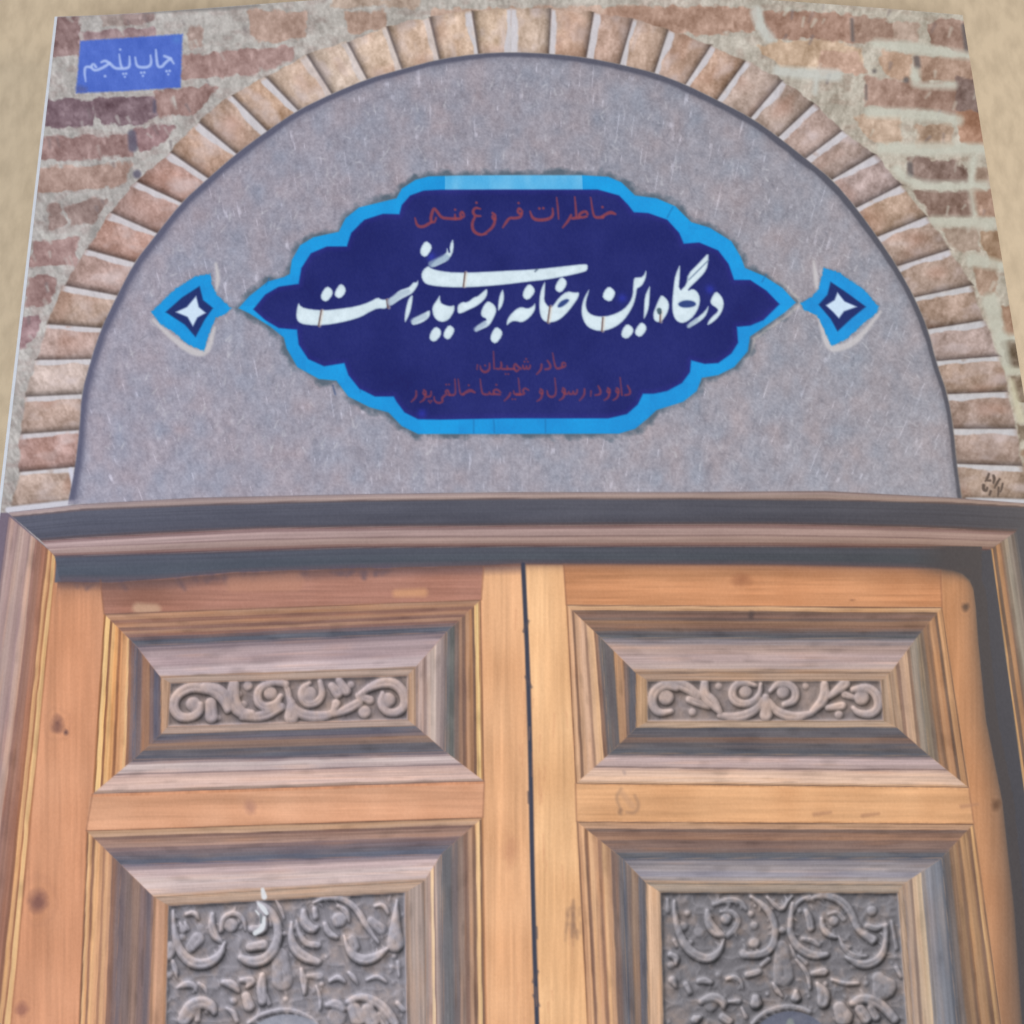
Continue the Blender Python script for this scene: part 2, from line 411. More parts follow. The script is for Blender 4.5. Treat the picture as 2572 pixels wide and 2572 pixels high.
for i in range(len(J) - 1):
    (a0, a1), (b0, b1) = J[i], J[i + 1]
    if i >= CROWN: (a0, a1), (b0, b1) = (b0, b1), (a0, a1)       # s runs from springing to crown on both sides
    q = [a0, b0, b1, a1]
    w = win(*bbox(q, 14)); x, y = X[w], Y[w]
    s, t = inv_bil(q, x, y)
    wob = fbm(x / 26, y / 26, i, 3)
    c = np.broadcast_to(col(tints[i % len(tints)]), x.shape + (3,)).copy()
    c += ((STREAK[w] * 20 + vn(x / 5, y / 5, i) * 20 + wob * 26 + fbm(x / 50, y / 50, i + 2, 2) * 26) / 255)[..., None] * np.array([1, 1, 1.05])
    dirt = np.clip(fbm(s * 2.5, t * 2.2, i + 5, 3) * 2.2 - .25, 0, 1)[..., None]   # efflorescence
    c = c * (1 - .55 * dirt) + col((200, 190, 194)) * .55 * dirt
    red = np.clip(fbm(s * 1.8 + 9, t * 1.8, i + 8, 2) * 2 - .2, 0, 1)[..., None]
    c = c * (1 - .35 * red) + col((168, 124, 108)) * .35 * red
    c = c * np.array([1.0, .98, .965]) * (1.06 - .16 * np.clip((.45 - s) / .45, 0, 1) - .10 * np.clip((t - .8) / .2, 0, 1) - .08 * np.clip((.12 - t) / .12, 0, 1))[..., None]
    low = np.clip((.17 - s) / .14, 0, 1)[..., None]                # shaded underside
    c = c * (1 - .28 * low)
    thk = .83 + .05 * wob + .11 * vn(t * 2.3 + i * 5.1, s * 0 + i, i)
    wh = np.clip((s - thk) / .05, 0, 1) * np.clip(1.25 - np.clip(fbm(t * 5 + i, s * 3, i + 1, 2) - .25, 0, 1) * 2.2, 0, 1)
    top = abs(i - CROWN) < 4
    wcol = col((206, 203, 209)) if i < 33 else col((200, 199, 203))
    fade = np.clip((1.02 - t) / .12, 0, 1)
    wh = wh * fade * (.55 if i in (13, 14, 15, 16) else .92)
    wh = wh[..., None]
    c = c * (1 - wh) + (wcol + (STREAK[w] * 10 / 255)[..., None]) * wh
    dk = np.exp(-((s - .0) / .045) ** 2) * (.35 if i < 10 else .62)
    dk = dk * np.clip((1.03 - t) / .1, 0, 1)
    c = c * (1 - dk[..., None]) + col((96, 86, 92)) * dk[..., None]
    d = np.maximum(np.maximum(-s, s - 1) * 90, np.maximum(-t * 130, (t - 1) * 130 + 7 * wob + 4))
    a = np.clip(.5 - d / 5, 0, 1)
    blend(w, a, c, ARCH)
# white bed joint under the lowest bricks
stroke([(21, 1281, 8), (100, 1273, 9), (172, 1264, 8)], (204, 203, 214), 3, ARCH)
stroke([(2430, 1256, 6), (2500, 1259, 8), (2600, 1263, 8)], (196, 196, 202), 3, ARCH)
stroke([(178, 1180, 6), (184, 1215, 5), (184, 1240, 3)], (206, 206, 220), 2.5, ARCH)

# ------------------------------------------------------------------ plaster panel under the arch
outer_hint = [(600, 774), (760, 600), (1000, 470), (1540, 440), (1840, 600), (2000, 760), (1840, 930), (1560, 1095), (1000, 1095), (740, 920)]
inner = [j[0] for j in J]
lint = [(2416, 1262), (2072, 1240), (1700, 1238), (1291, 1236), (900, 1243), (492, 1252), (207, 1266), (171, 1268)]
arc = smooth(inner, 1, False)
pan = arc + lint
w = win(*bbox(pan, 10)); x, y = X[w], Y[w]
sd = poly_sd(pan, x, y)
d_arc = np.full(x.shape, 1e9)
for a_, b_ in zip(arc[:-1], arc[1:]):
    ex, ey = b_[0] - a_[0], b_[1] - a_[1]
    tt = np.clip(((x - a_[0]) * ex + (y - a_[1]) * ey) / (ex * ex + ey * ey), 0, 1)
    d_arc = np.minimum(d_arc, np.hypot(x - a_[0] - ex * tt, y - a_[1] - ey * tt))
g = np.clip((x - 200) / 2200, 0, 1)[..., None]; h = np.clip((y - 130) / 1100, 0, 1)[..., None]
c = (col((161, 157, 172)) * (1 - g) + col((160, 157, 165)) * g) * (.96 + .05 * h)
hue = fbm(x / 50, y / 60, 2, 3)[..., None]
c = c + hue * np.array([10, 1, -4]) / 255
gx = vn(x / 3.0, y / 3.0, 6) * 9
c = c + (STREAK[w] * 9 + vn(x / 3.2, y / 3.4, 6) * 17 + vn(x / 7, y / 7, 9) * 13 + BLOT[w] * 4 + fbm(x / 24, y / 24, 7, 2) * 9)[..., None] / 255
# bright fibres
fb = np.clip(fbm(TH[w] / 5, RD[w] / 34, 10, 1) - .36, 0, 1) * 3.2
c = c + fb[..., None] * col((80, 80, 84))
thick = np.interp(x, [180, 400, 900, 1300, 1800, 2200, 2416], [21, 23, 17, 15, 21, 20, 12])
thick = thick * (.82 + .16 * fbm(x / 40, y / 40, 2, 2))
sh = np.clip((thick - d_arc) / np.interp(x, [180, 900, 1800, 2416], [16, 9, 9, 6]) + .5, 0, 1) * np.clip((1262 - y) / 10, 0, 1)
soft = np.clip(1 - (d_arc - thick) / 16, 0, 1) * .28
sh = np.maximum(sh * .94, soft * (d_arc > thick - 6))[..., None]
c = c * (1 - sh) + (col((96, 97, 120)) * (1 - g) + col((88, 88, 97)) * g) * sh
blend(w, np.clip(.5 - sd / 4, 0, 1), c, PLASTER)

for i in range(1500):                                               # short fibres in the plaster
    a_ = rng.uniform(.03, .97) * math.pi; rr = math.sqrt(rng.uniform(.02, .97))
    x0 = 1296 - 1080 * rr * math.cos(a_); y0 = 1235 - 1050 * rr * math.sin(a_)
    if poly_sd(outer_hint, np.array([x0]), np.array([y0]))[0] < 22: continue
    an = rng.normal(math.pi / 2 + (x0 - 1290) / 2600, .55); L_ = rng.uniform(6, 22)
    k = rng.random() < .62
    stroke([(x0, y0, rng.uniform(1.2, 2.4)), (x0 + L_ * math.cos(an), y0 - L_ * math.sin(an), 1)], (206, 206, 212) if k else (112, 112, 124), 2, alpha=rng.uniform(.18, .5) if k else rng.uniform(.15, .38))
# ------------------------------------------------------------------ tile plaque
half_out = [(599, 774), (626, 744), (673, 707), (713, 696), (728, 688), (733, 653), (754, 616), (787, 596), (851, 582), (868, 548), (902, 521),
            (955, 508), (996, 498), (1009, 474), (1043, 452), (1077, 443), (1150, 441), (1272, 440), (1460, 440), (1528, 444), (1561, 458), (1595, 491),
            (1649, 498), (1696, 518), (1736, 558), (1783, 572), (1837, 606), (1861, 646), (1871, 673), (1918, 693), (1965, 723), (1999, 760)]
half_out2 = [(1972, 784), (1938, 808), (1884, 845), (1878, 882), (1844, 922), (1804, 942), (1763, 949), (1750, 982), (1716, 1009), (1649, 1030),
             (1628, 1050), (1595, 1077), (1555, 1089), (1272, 1090), (1104, 1090), (1050, 1090), (1009, 1070), (976, 1036), (929, 1023), (875, 996),
             (845, 956), (801, 952), (747, 922), (720, 875), (713, 848), (680, 821), (626, 787)]
nav = [(636, 777), (666, 740), (700, 720), (750, 713), (757, 673), (781, 636), (821, 619), (871, 619), (882, 585), (915, 552), (962, 537), (1003, 538),
       (1009, 515), (1030, 491), (1063, 479), (1104, 476.5), (1272, 476), (1440, 476), (1501, 476), (1555, 491), (1578, 515), (1592, 533), (1628, 535),
       (1676, 552), (1706, 585), (1717.5, 612), (1756, 609), (1804, 629), (1830, 663), (1844, 703), (1884, 703), (1925, 730), (1958, 764), (1918, 804), (1884, 818),
       (1851, 821), (1854, 861), (1837, 888), (1804, 912), (1770, 914), (1736, 905), (1733, 935), (1713, 962), (1676, 982), (1642, 989), (1615, 989), (1602, 1016),
       (1575, 1040), (1528, 1051), (1272, 1051), (1104, 1054), (1050, 1053), (1016, 1036), (996, 1009), (989, 996), (942, 996), (902, 976), (875, 942),
       (865, 912), (814, 920), (774, 902), (750, 865), (746, 828), (700, 824), (666, 804)]
outp = half_out + half_out2
w = win(*bbox(outp, 30)); x, y = X[w], Y[w]
sd = poly_sd(outp, x, y)
rg = fbm(x / 9, y / 9, 4, 3)
low = np.clip((y - 560) / 500, 0, 1)
rg2 = fbm(x / 26, y / 26, 7, 2)
sh = np.clip(1.25 - (sd + 6 * rg - 12 * rg2) / 13, 0, 1) * (sd > -3) * np.clip(.72 + .5 * rg2, 0, 1)
blend(w, np.clip(sh, 0, .85), (84, 100, 114))
li = np.clip(1 - np.abs(sd - 10 - 4 * rg) / 6, 0, 1) * np.clip((x - 1600) / 200, 0, 1) * np.clip((900 - np.abs(y - 800) * 8) / 400, 0, 1) * .5
blend(w, li, (205, 196, 190))
c = np.broadcast_to(col((34, 152, 222)), x.shape + (3,)).copy()
m = np.clip((690 - y) / 260, 0, 1)[..., None]
c = c * (1 - m * .35) + col((44, 164, 228)) * m * .35
tiles = (vn(np.floor(x / 96) * 3.7, np.floor(y / 96) * 5.1, 2))
c += (tiles * .05 + fbm(x / 40, y / 40, 1, 2) * .035)[..., None] * np.array([.4, 1, .9])
lt = ((x > 1118) & (x < 1463) & (y < 520))
ltc = col((98, 182, 230)) + (fbm(x / 26, y / 60, 4, 2) * 24 / 255)[..., None] * np.array([1, .5, .2])
c[lt] = ltc[lt]
blend(w, np.clip(.5 - sd / 4, 0, 1), c, BORDER)
# tile joints across the border
for a_, b_ in (((676, 700), (668, 716)), ((1190, 1056), (1190, 1088)), ((1370, 1055), (1370, 1088)), ((1690, 520), (1676, 546)), ((1924, 690), (1914, 708)), ((1240, 1056), (1242, 1086))):
    stroke([(*a_, 2), (*b_, 2)], (40, 110, 170), 1.6, alpha=.5)
stroke([(836, 968, 2), (842, 990, 2.5)], (60, 80, 120), 2, alpha=.6)
sdn = poly_sd(nav, x, y)
c = np.broadcast_to(col((46, 51, 113)), x.shape + (3,)).copy()
c += (BLOT[w] * 8 + fbm(x / 120, y / 120, 5, 2) * 10)[..., None] / 255 * np.array([.6, .6, 1.])
edge = np.clip(1 + sdn / 16, 0, 1)[..., None] * (sdn < 2)[..., None]
c = c + edge * col((6, 2, 14))
for bx, by in ((1563, 749), (1783, 727), (1083, 645), (1060, 1038)):
    c += np.exp(-((x - bx) ** 2 + (y - by) ** 2) / 120)[..., None] * col((8, 10, 44))
blend(w, np.clip(.5 - sdn / 4.5, 0, 1), c, PLAQUE)
# faint joints between the navy tiles
for xx in (905, 1180, 1330, 1660): stroke([(xx, 560 if xx in (905, 1660) else 490, 1.5), (xx, 985, 1.5)], (40, 46, 104), 2, alpha=.25)

# ------------------------------------------------------------------ title calligraphy
G1, G2, G3 = (730, 560, 400), (1080, 560, 400), (1430, 560, 400)
CUT = 'cut'
title = [
 (G1, [(92, 950), (60, 1090), (68, 1180), (120, 1228), (220, 1245), (340, 1250), (500, 1235), (700, 1195), (860, 1145), (960, 1085), (1060, 1040), (1160, 1050), (1185, 990), (1180, 920), (1100, 925), (1062, 893), (950, 955), (800, 1005), (600, 1035), (400, 1055), (240, 1042), (130, 1015)]),
 (G1, [(1185, 915), (1250, 880), (1310, 815), (1400, 785), (1440, 770), (1490, 710), (1520, 720), (1550, 680), (1555, 740), (1530, 790), (1480, 860), (1420, 890), (1330, 935), (1260, 985), (1210, 1010), (1190, 990)]),
 (G1, [(1490, 860), (1480, 970), (1460, 1070), (1430, 1150), (1385, 1225), (1375, 1150), (1395, 1020), (1430, 900)]),
 (G1, [(435, 755), (510, 800), (520, 870), (440, 968), (365, 935), (360, 860)]),
 (G1, [(600, 725), (665, 765), (678, 845), (600, 930), (525, 890), (535, 820)]),
 (G1, [(1460, 1165), (1580, 1110), (1690, 1045), (1700, 1090), (1690, 1140), (1640, 1190), (1560, 1230), (1465, 1250)]),
 (G1, [(1635, 205), (1710, 255), (1720, 320), (1640, 430), (1565, 385), (1570, 300)]),
 (G2, [(280, 180), (295, 270), (280, 380), (210, 465), (140, 500), (40, 545), (-5, 525), (60, 450), (190, 380), (205, 278), (240, 380), (232, 270)]),
 (G2, [(-115, 640), (-90, 565), (-20, 512), (20, 550), (130, 577), (300, 597), (600, 592), (900, 575), (1280, 557), (1600, 522), (1860, 492), (1922, 500), (1915, 580), (1850, 607), (1650, 652), (1400, 697), (1200, 717), (900, 755), (600, 780), (400, 788), (200, 785), (0, 765), (-80, 730)]),
 (G2, [(125, 858), (130, 960), (180, 990), (250, 1005), (300, 990), (305, 1050), (280, 1110), (230, 1180), (160, 1210), (90, 1195), (40, 1140), (20, 1060), (30, 1000), (80, 930)]),
 (G2, [(65, 1245), (140, 1290), (140, 1370), (60, 1455), (-15, 1420), (-5, 1330)]),
 (G2, [(230, 1225), (300, 1270), (300, 1330), (230, 1430), (155, 1390), (165, 1310)]),
 (G2, [(325, 1000), (390, 950), (450, 960), (540, 890), (570, 890), (640, 830), (690, 790), (705, 830), (690, 900), (640, 960), (560, 1020), (470, 1060), (390, 1100), (330, 1105)]),
 (G2, [(705, 935), (790, 990), (815, 1060), (790, 1130), (750, 1210), (710, 1260), (620, 1300), (540, 1330), (545, 1260), (640, 1200), (690, 1170), (620, 1140), (610, 1080), (650, 990)]),
 (G2, [(885, 788), (905, 870), (900, 950), (870, 1030), (820, 1085), (822, 980), (840, 870)]),
 (G2, [(800, 1245), (880, 1300), (885, 1370), (800, 1480), (725, 1430), (735, 1340)]),
 (G2, [(1280, 958), (1285, 1040), (1250, 1110), (1180, 1180), (1110, 1215), (1040, 1195), (990, 1200), (925, 1258), (925, 1190), (960, 1120), (1040, 1040), (1110, 1010), (1180, 1035), (1240, 1010)]),
 (G2, [(1200, 725), (1270, 780), (1280, 850), (1190, 950), (1115, 905), (1130, 810)]),
 (G2, [(1404, 690), (1398, 850), (1390, 940), (1430, 1000), (1465, 1020), (1490, 1000), (1560, 900), (1660, 820), (1760, 840), (1815, 832), (1810, 900), (1750, 990), (1680, 1080), (1600, 1160), (1520, 1205), (1430, 1215), (1370, 1190), (1330, 1120), (1318, 1000), (1330, 850), (1360, 760)]),
 (CUT, G2, [(1545, 1020), (1580, 960), (1650, 925), (1690, 935), (1650, 980), (1590, 1020)]),
 (G2, [(1590, 640), (1660, 690), (1665, 760), (1590, 860), (1510, 820), (1520, 740)]),
 (G3, [(246, 785), (240, 850), (212, 930), (205, 1020), (240, 1090), (320, 1125), (440, 1130), (560, 1095), (660, 1040), (730, 960), (765, 870), (768, 760), (780, 660), (830, 655), (890, 650), (932, 558), (942, 610), (930, 680), (890, 760), (845, 790), (825, 800), (815, 880), (790, 980), (740, 1080), (670, 1180), (590, 1250), (500, 1295), (400, 1318), (310, 1310), (220, 1270), (165, 1190), (140, 1090), (150, 980), (180, 890)]),
 (G3, [(480, 755), (560, 820), (560, 880), (500, 970), (395, 920), (410, 830)]),
 (G3, [(700, 1210), (785, 1270), (780, 1340), (700, 1420), (620, 1380), (635, 1290)]),
 (G3, [(870, 1190), (940, 1240), (940, 1310), (860, 1400), (785, 1350), (800, 1280)]),
 (G3, [(986, 742), (980, 900), (970, 1030), (940, 1120), (895, 1190), (900, 1050), (910, 890), (950, 800)]),
 (G3, [(1120, 860), (1200, 930), (1220, 1010), (1190, 1110), (1130, 1190), (1070, 1215), (1020, 1180), (1010, 1100), (1040, 1020), (1080, 920)]),
 (G3, [(1345, 482), (1350, 600), (1330, 830), (1420, 740), (1430, 620), (1560, 490), (1697, 342), (1690, 480), (1670, 570), (1600, 660), (1430, 820), (1500, 790), (1560, 830), (1595, 910), (1580, 1020), (1520, 1130), (1440, 1200), (1360, 1225), (1290, 1190), (1250, 1110), (1240, 980), (1260, 760), (1280, 630)]),
 (CUT, G3, [(1320, 975), (1400, 940), (1500, 950), (1540, 985), (1500, 1015), (1400, 1025), (1340, 1010)]),
 (G3, [(1775, 813), (1850, 880), (1882, 960), (1870, 1050), (1820, 1140), (1740, 1215), (1665, 1252), (1680, 1190), (1730, 1130), (1800, 1070), (1790, 1040), (1710, 990), (1705, 930)]),
 (G3, [(1695, 985), (1690, 1060), (1650, 1150), (1560, 1220), (1425, 1290), (1440, 1220), (1530, 1160), (1640, 1070)]),
]
def light_tone(x, y): return ((fbm(x / 16, y / 16, 3, 2) * 12)[..., None] / 255)
for it in title:
    if it[0] == CUT:
        fill(smooth(K(*it[1], it[2]), 1), (58, 76, 132), 2.2, PLAQUE, grow=1)
        continue
    p = smooth(K(*it[0], it[1]), 1)
    fill([(a + 1, b + 1.5) for a, b in p], (40, 46, 92), 3.2, alpha=.4)      # dark rim of the glaze
    fill(p, (215, 231, 240), 2.2, TITLE, tone=light_tone, grow=-1.3)
    # the strokes are a little greyer towards the rim
T_ = lab == TITLE
w = win(730, 590, 1830, 880)
a = gblur(T_[w].astype(float), 1.6)
rim = np.clip((1 - a) * 1.5, 0, 1) * T_[w]
blend(w, rim * .5, (160, 182, 200))
for kk, p in ((G1, [(372, 1060), (338, 1250)]), (G1, [(1165, 930), (1180, 1030)]), (G2, [(425, 600), (405, 772)]), (G2, [(1455, 1010), (1428, 1210)]),
              (G3, [(406, 1150), (394, 1312)]), (G3, [(1105, 1080), (1100, 1200)])):
    q = K(*kk, [(*p[0], 10), (*p[1], 10)])
    stroke([(a + 3, b, r * 1.8) for a, b, r in q], (222, 206, 190), 2, alpha=.5)
    stroke(q, (112, 92, 92), 1.5, alpha=.9)
stroke(K(*G3, [(1090, 1060, 30), (1095, 1085, 26)]), (70, 92, 106), 2, alpha=.9)
stroke(K(*G3, [(1450, 690, 8), (1580, 560, 10), (1690, 450, 8)]), (120, 140, 165), 1.5, alpha=.85)
stroke(K(*G3, [(1420, 720, 6), (1440, 640, 6)]), (120, 140, 165), 1.5, alpha=.5)
stroke(K(*G2, [(1300, 560, 14), (1275, 590, 8)]), (70, 84, 110), 2, alpha=.7)
for p in ([(20, 500, 40), (190, 420, 44)],): stroke(K(*G2, p), (150, 172, 196), 3, alpha=.75)
for p in ([(1210, 960, 40), (1300, 880, 40), (1420, 830, 30)], [(1490, 1190, 35), (1620, 1130, 35)]): stroke(K(*G1, p), (164, 182, 202), 3, alpha=.6)
stroke(K(*G2, [(560, 1290, 30), (660, 1220, 30)]), (158, 176, 200), 3, alpha=.7)
stroke(K(*G3, [(1450, 1250, 26), (1540, 1180, 26)]), (158, 176, 196), 3, alpha=.7)

# ------------------------------------------------------------------ small red lines
def ink(kk, lines, label, a, c, k=1.0, soft=2.0):
    for pts in lines:
        stroke(K(*kk, [(x, y, r * k) for x, y, r in pts]), c, soft, label, a, .35)
H1, H2, H3, H4 = (1020, 460, 280), (1280, 460, 280), (1010, 820, 320), (1300, 820, 320)
ink(H2, [[(1830, 535, 20), (1760, 505, 34), (1680, 530, 26), (1610, 580, 26)],
    [(1610, 415, 22)],
    [(1615, 590, 28), (1500, 600, 26), (1450, 560, 20), (1405, 250, 12)],
    [(1350, 540, 22), (1330, 490, 24), (1260, 500, 26), (1190, 560, 26), (1250, 600, 26), (1335, 575, 22)],
    [(1200, 600, 26), (1090, 610, 26)],
    [(1130, 240, 12), (1145, 400, 18), (1155, 580, 20)],
    [(1065, 555, 20), (1020, 650, 26), (920, 770, 14)],
    [(815, 250, 10), (835, 420, 18), (850, 620, 12)],
    [(745, 440, 14), (755, 560, 24), (690, 620, 28), (540, 645, 30), (400, 620, 28), (355, 490, 14)],
    [(515, 440, 22)],
    [(585, 435, 22)],
    [(205, 470, 20), (160, 430, 24), (138, 500, 24), (190, 540, 24), (218, 490, 20)],
    [(212, 530, 22), (190, 590, 26), (90, 610, 26), (0, 600, 24), (-60, 680, 26), (-120, 770, 13)],
    [(155, 345, 20)]], TOPLINE, .8, (152, 74, 80))
ink(H1, [[(1500, 520, 22), (1550, 560, 24), (1530, 640, 24), (1490, 590, 22), (1520, 540, 20)],
    [(1545, 620, 24), (1520, 740, 26), (1430, 830, 24), (1340, 880, 13)],
    [(1285, 445, 16), (1200, 420, 24), (1150, 500, 26), (1200, 570, 24), (1290, 570, 16)],
    [(1190, 590, 22), (1140, 700, 26), (1160, 830, 28), (1270, 900, 28), (1400, 880, 12)],
    [(1220, 340, 22)],
    [(1000, 540, 22), (970, 490, 24), (935, 540, 24), (970, 600, 24), (1005, 570, 20)],
    [(945, 612, 26), (850, 622, 26), (848, 545, 14)],
    [(850, 620, 26), (720, 612, 26), (610, 600, 26), (530, 480, 26), (480, 430, 24), (440, 540, 28), (425, 650, 28), (490, 690, 20), (520, 600, 16)],
    [(850, 460, 20)],
    [(430, 680, 26), (300, 762, 28), (190, 745, 26), (155, 605, 12)]], TOPLINE, .8, (152, 74, 80))
ink(H4, [[(722, 560, 15), (690, 545, 17), (668, 585, 17), (700, 622, 17), (727, 590, 15)],
    [(672, 622, 19), (600, 645, 19), (565, 600, 15), (532, 405, 9)],
    [(455, 520, 14), (502, 590, 17), (490, 640, 18), (420, 650, 16)],
    [(365, 575, 15), (360, 650, 18), (290, 725, 11)],
    [(192, 590, 13), (180, 640, 17), (140, 642, 17), (136, 590, 11), (128, 642, 17), (86, 640, 17), (82, 590, 11)],
    [(130, 492, 14)],
    [(105, 535, 14)],
    [(155, 535, 14)],
    [(1670, 900, 13), (1712, 980, 17), (1700, 1030, 17), (1630, 1042, 14)],
    [(1555, 775, 9), (1582, 1040, 13)],
    [(1505, 935, 15), (1538, 960, 17), (1522, 1008, 17), (1488, 985, 15), (1508, 945, 13)],
    [(1532, 1000, 17), (1512, 1080, 17), (1450, 1118, 10)],
    [(1370, 935, 15), (1403, 960, 17), (1387, 1008, 17), (1353, 985, 15), (1373, 945, 13)],
    [(1397, 1000, 17), (1377, 1080, 17), (1315, 1118, 10)],
    [(1225, 905, 13), (1262, 980, 17), (1250, 1030, 17), (1180, 1042, 14)],
    [(1115, 980, 12), (1108, 1055, 9)],
    [(1015, 950, 14), (1015, 1040, 17), (940, 1122, 10)],
    [(905, 960, 11), (895, 1022, 17), (850, 1026, 17), (845, 970, 11), (835, 1026, 17), (785, 1026, 17), (780, 980, 11), (760, 1026, 17), (715, 1020, 15)],
    [(690, 935, 15), (723, 960, 17), (707, 1008, 17), (673, 985, 15), (693, 945, 13)],
    [(717, 1000, 17), (697, 1080, 17), (635, 1118, 10)],
    [(565, 785, 9), (590, 1020, 14), (530, 1078, 19), (460, 1050, 17), (448, 975, 9)],
    [(350, 950, 15), (383, 975, 17), (367, 1023, 17), (333, 1000, 15), (353, 960, 13)],
    [(377, 1015, 17), (357, 1095, 17), (295, 1133, 10)],
    [(165, 965, 13), (110, 930, 15), (75, 980, 17), (110, 1022, 17), (40, 1032, 17), (-10, 1030, 17)],
    [(12, 785, 9), (38, 1020, 13)]], DEDIC, .74, (142, 70, 82))
ink(H3, [[(1800, 640, 17), (1750, 602, 17), (1715, 560, 17), (1690, 620, 17), (1732, 690, 17), (1770, 650, 15)],
    [(1692, 642, 17), (1600, 647, 17), (1592, 600, 11)],
    [(1595, 647, 17), (1520, 645, 17)],
    [(1570, 722, 13)],
    [(1612, 722, 13)],
    [(1500, 545, 14), (1512, 600, 17), (1480, 647, 17), (1428, 640, 14)],
    [(1385, 380, 9), (1396, 640, 13)],
    [(1325, 560, 11), (1330, 650, 17), (1260, 702, 21), (1195, 660, 17), (1185, 600, 9)],
    [(1258, 592, 15)],
    [(1142, 585, 12), (1135, 650, 9)],
    [(1790, 1032, 17), (1700, 1032, 17), (1692, 980, 11)],
    [(1672, 1102, 13)],
    [(1714, 1102, 13)],
    [(1642, 1010, 15), (1622, 1060, 17), (1550, 1127, 10)],
    [(1490, 1000, 15), (1440, 950, 17), (1380, 975, 17), (1400, 1026, 17), (1482, 1030, 17)],
    [(1390, 1028, 17), (1330, 1026, 17), (1326, 985, 11), (1316, 1030, 17), (1250, 1032, 17), (1208, 1010, 15), (1185, 800, 9)],
    [(1430, 885, 15)],
    [(1100, 1000, 16), (1040, 965, 26), (980, 990, 24), (930, 1022, 17)],
    [(1010, 892, 15)],
    [(932, 1032, 17), (890, 1032, 15), (872, 980, 11), (850, 800, 9)],
    [(800, 800, 9), (815, 1000, 13), (790, 1042, 17), (715, 1040, 17)],
    [(720, 1030, 15), (690, 958, 17), (655, 990, 17), (682, 1032, 15)],
    [(668, 882, 13)],
    [(712, 880, 13)],
    [(650, 1042, 17), (600, 1090, 19), (620, 1140, 17), (550, 1167, 17), (490, 1130, 15), (485, 1065, 9)],
    [(440, 985, 11), (436, 1060, 17), (375, 1067, 17)],
    [(405, 1130, 15)],
    [(445, 1130, 15)],
    [(425, 1156, 13)],
    [(330, 965, 15), (363, 990, 17), (347, 1038, 17), (313, 1015, 15), (333, 975, 13)],
    [(357, 1030, 17), (337, 1110, 17), (275, 1148, 10)],
    [(215, 980, 13), (216, 1070, 17), (140, 1142, 10)]], DEDIC, .74, (142, 70, 82))

# ------------------------------------------------------------------ the two small tile ornaments
O0, O1 = (0, 0, 1300), (1272, 0, 1300)
def ornament(kk, cy, nv, st, pale, lo, ls):
    for p in pale: stroke(K(*kk, p), (206, 202, 204), 3.5, alpha=.8)
    cp = K(*kk, cy)
    fill([(a + 1, b - 3) for a, b in cp], (92, 104, 126), 5, alpha=.5, rag=2)
    fill(cp, (33, 150, 220), 2.2, lo, rag=1.5, grain=6)
    fill(K(*kk, nv), (45, 58, 112), 2.4, ls)
    fill(K(*kk, st), (206, 226, 246), 2.4, ls)
ornament(O0, [(565, 1165), (600, 1130), (660, 1075), (730, 1032), (785, 1022), (790, 1060), (812, 1105), (845, 1135), (864, 1150), (845, 1170), (805, 1187), (782, 1240), (760, 1310), (700, 1285), (650, 1240), (600, 1210)],
         [(618, 1165), (680, 1110), (745, 1068), (758, 1120), (795, 1150), (765, 1192), (730, 1258), (690, 1212)],
         [(656, 1165), (698, 1146), (732, 1105), (742, 1146), (768, 1168), (737, 1185), (720, 1218), (700, 1183)],
         ([(806, 985, 5), (815, 1040, 9), (806, 1090, 4)], [(572, 1195, 6), (640, 1260, 9), (720, 1318, 13), (775, 1318, 12), (800, 1225, 6)]), ORN_L, STAR_L)
ornament(O1, [(1390, 1145), (1332, 1080), (1240, 1017), (1185, 1000), (1165, 1080), (1140, 1108), (1098, 1132), (1110, 1155), (1160, 1177), (1186, 1230), (1213, 1292), (1270, 1265), (1330, 1210), (1382, 1168)],
         [(1165, 1137), (1198, 1100), (1210, 1052), (1260, 1085), (1342, 1145), (1290, 1187), (1236, 1237), (1210, 1190)],
         [(1193, 1140), (1225, 1120), (1236, 1092), (1262, 1125), (1308, 1145), (1260, 1162), (1241, 1188), (1220, 1165)],
         ([(1147, 975, 4), (1155, 1040, 10), (1160, 1085, 5)], [(1165, 1180, 5), (1190, 1270, 11), (1215, 1308, 12), (1290, 1285, 13), (1340, 1235, 9), (1395, 1165, 5)]), ORN_R, STAR_R)

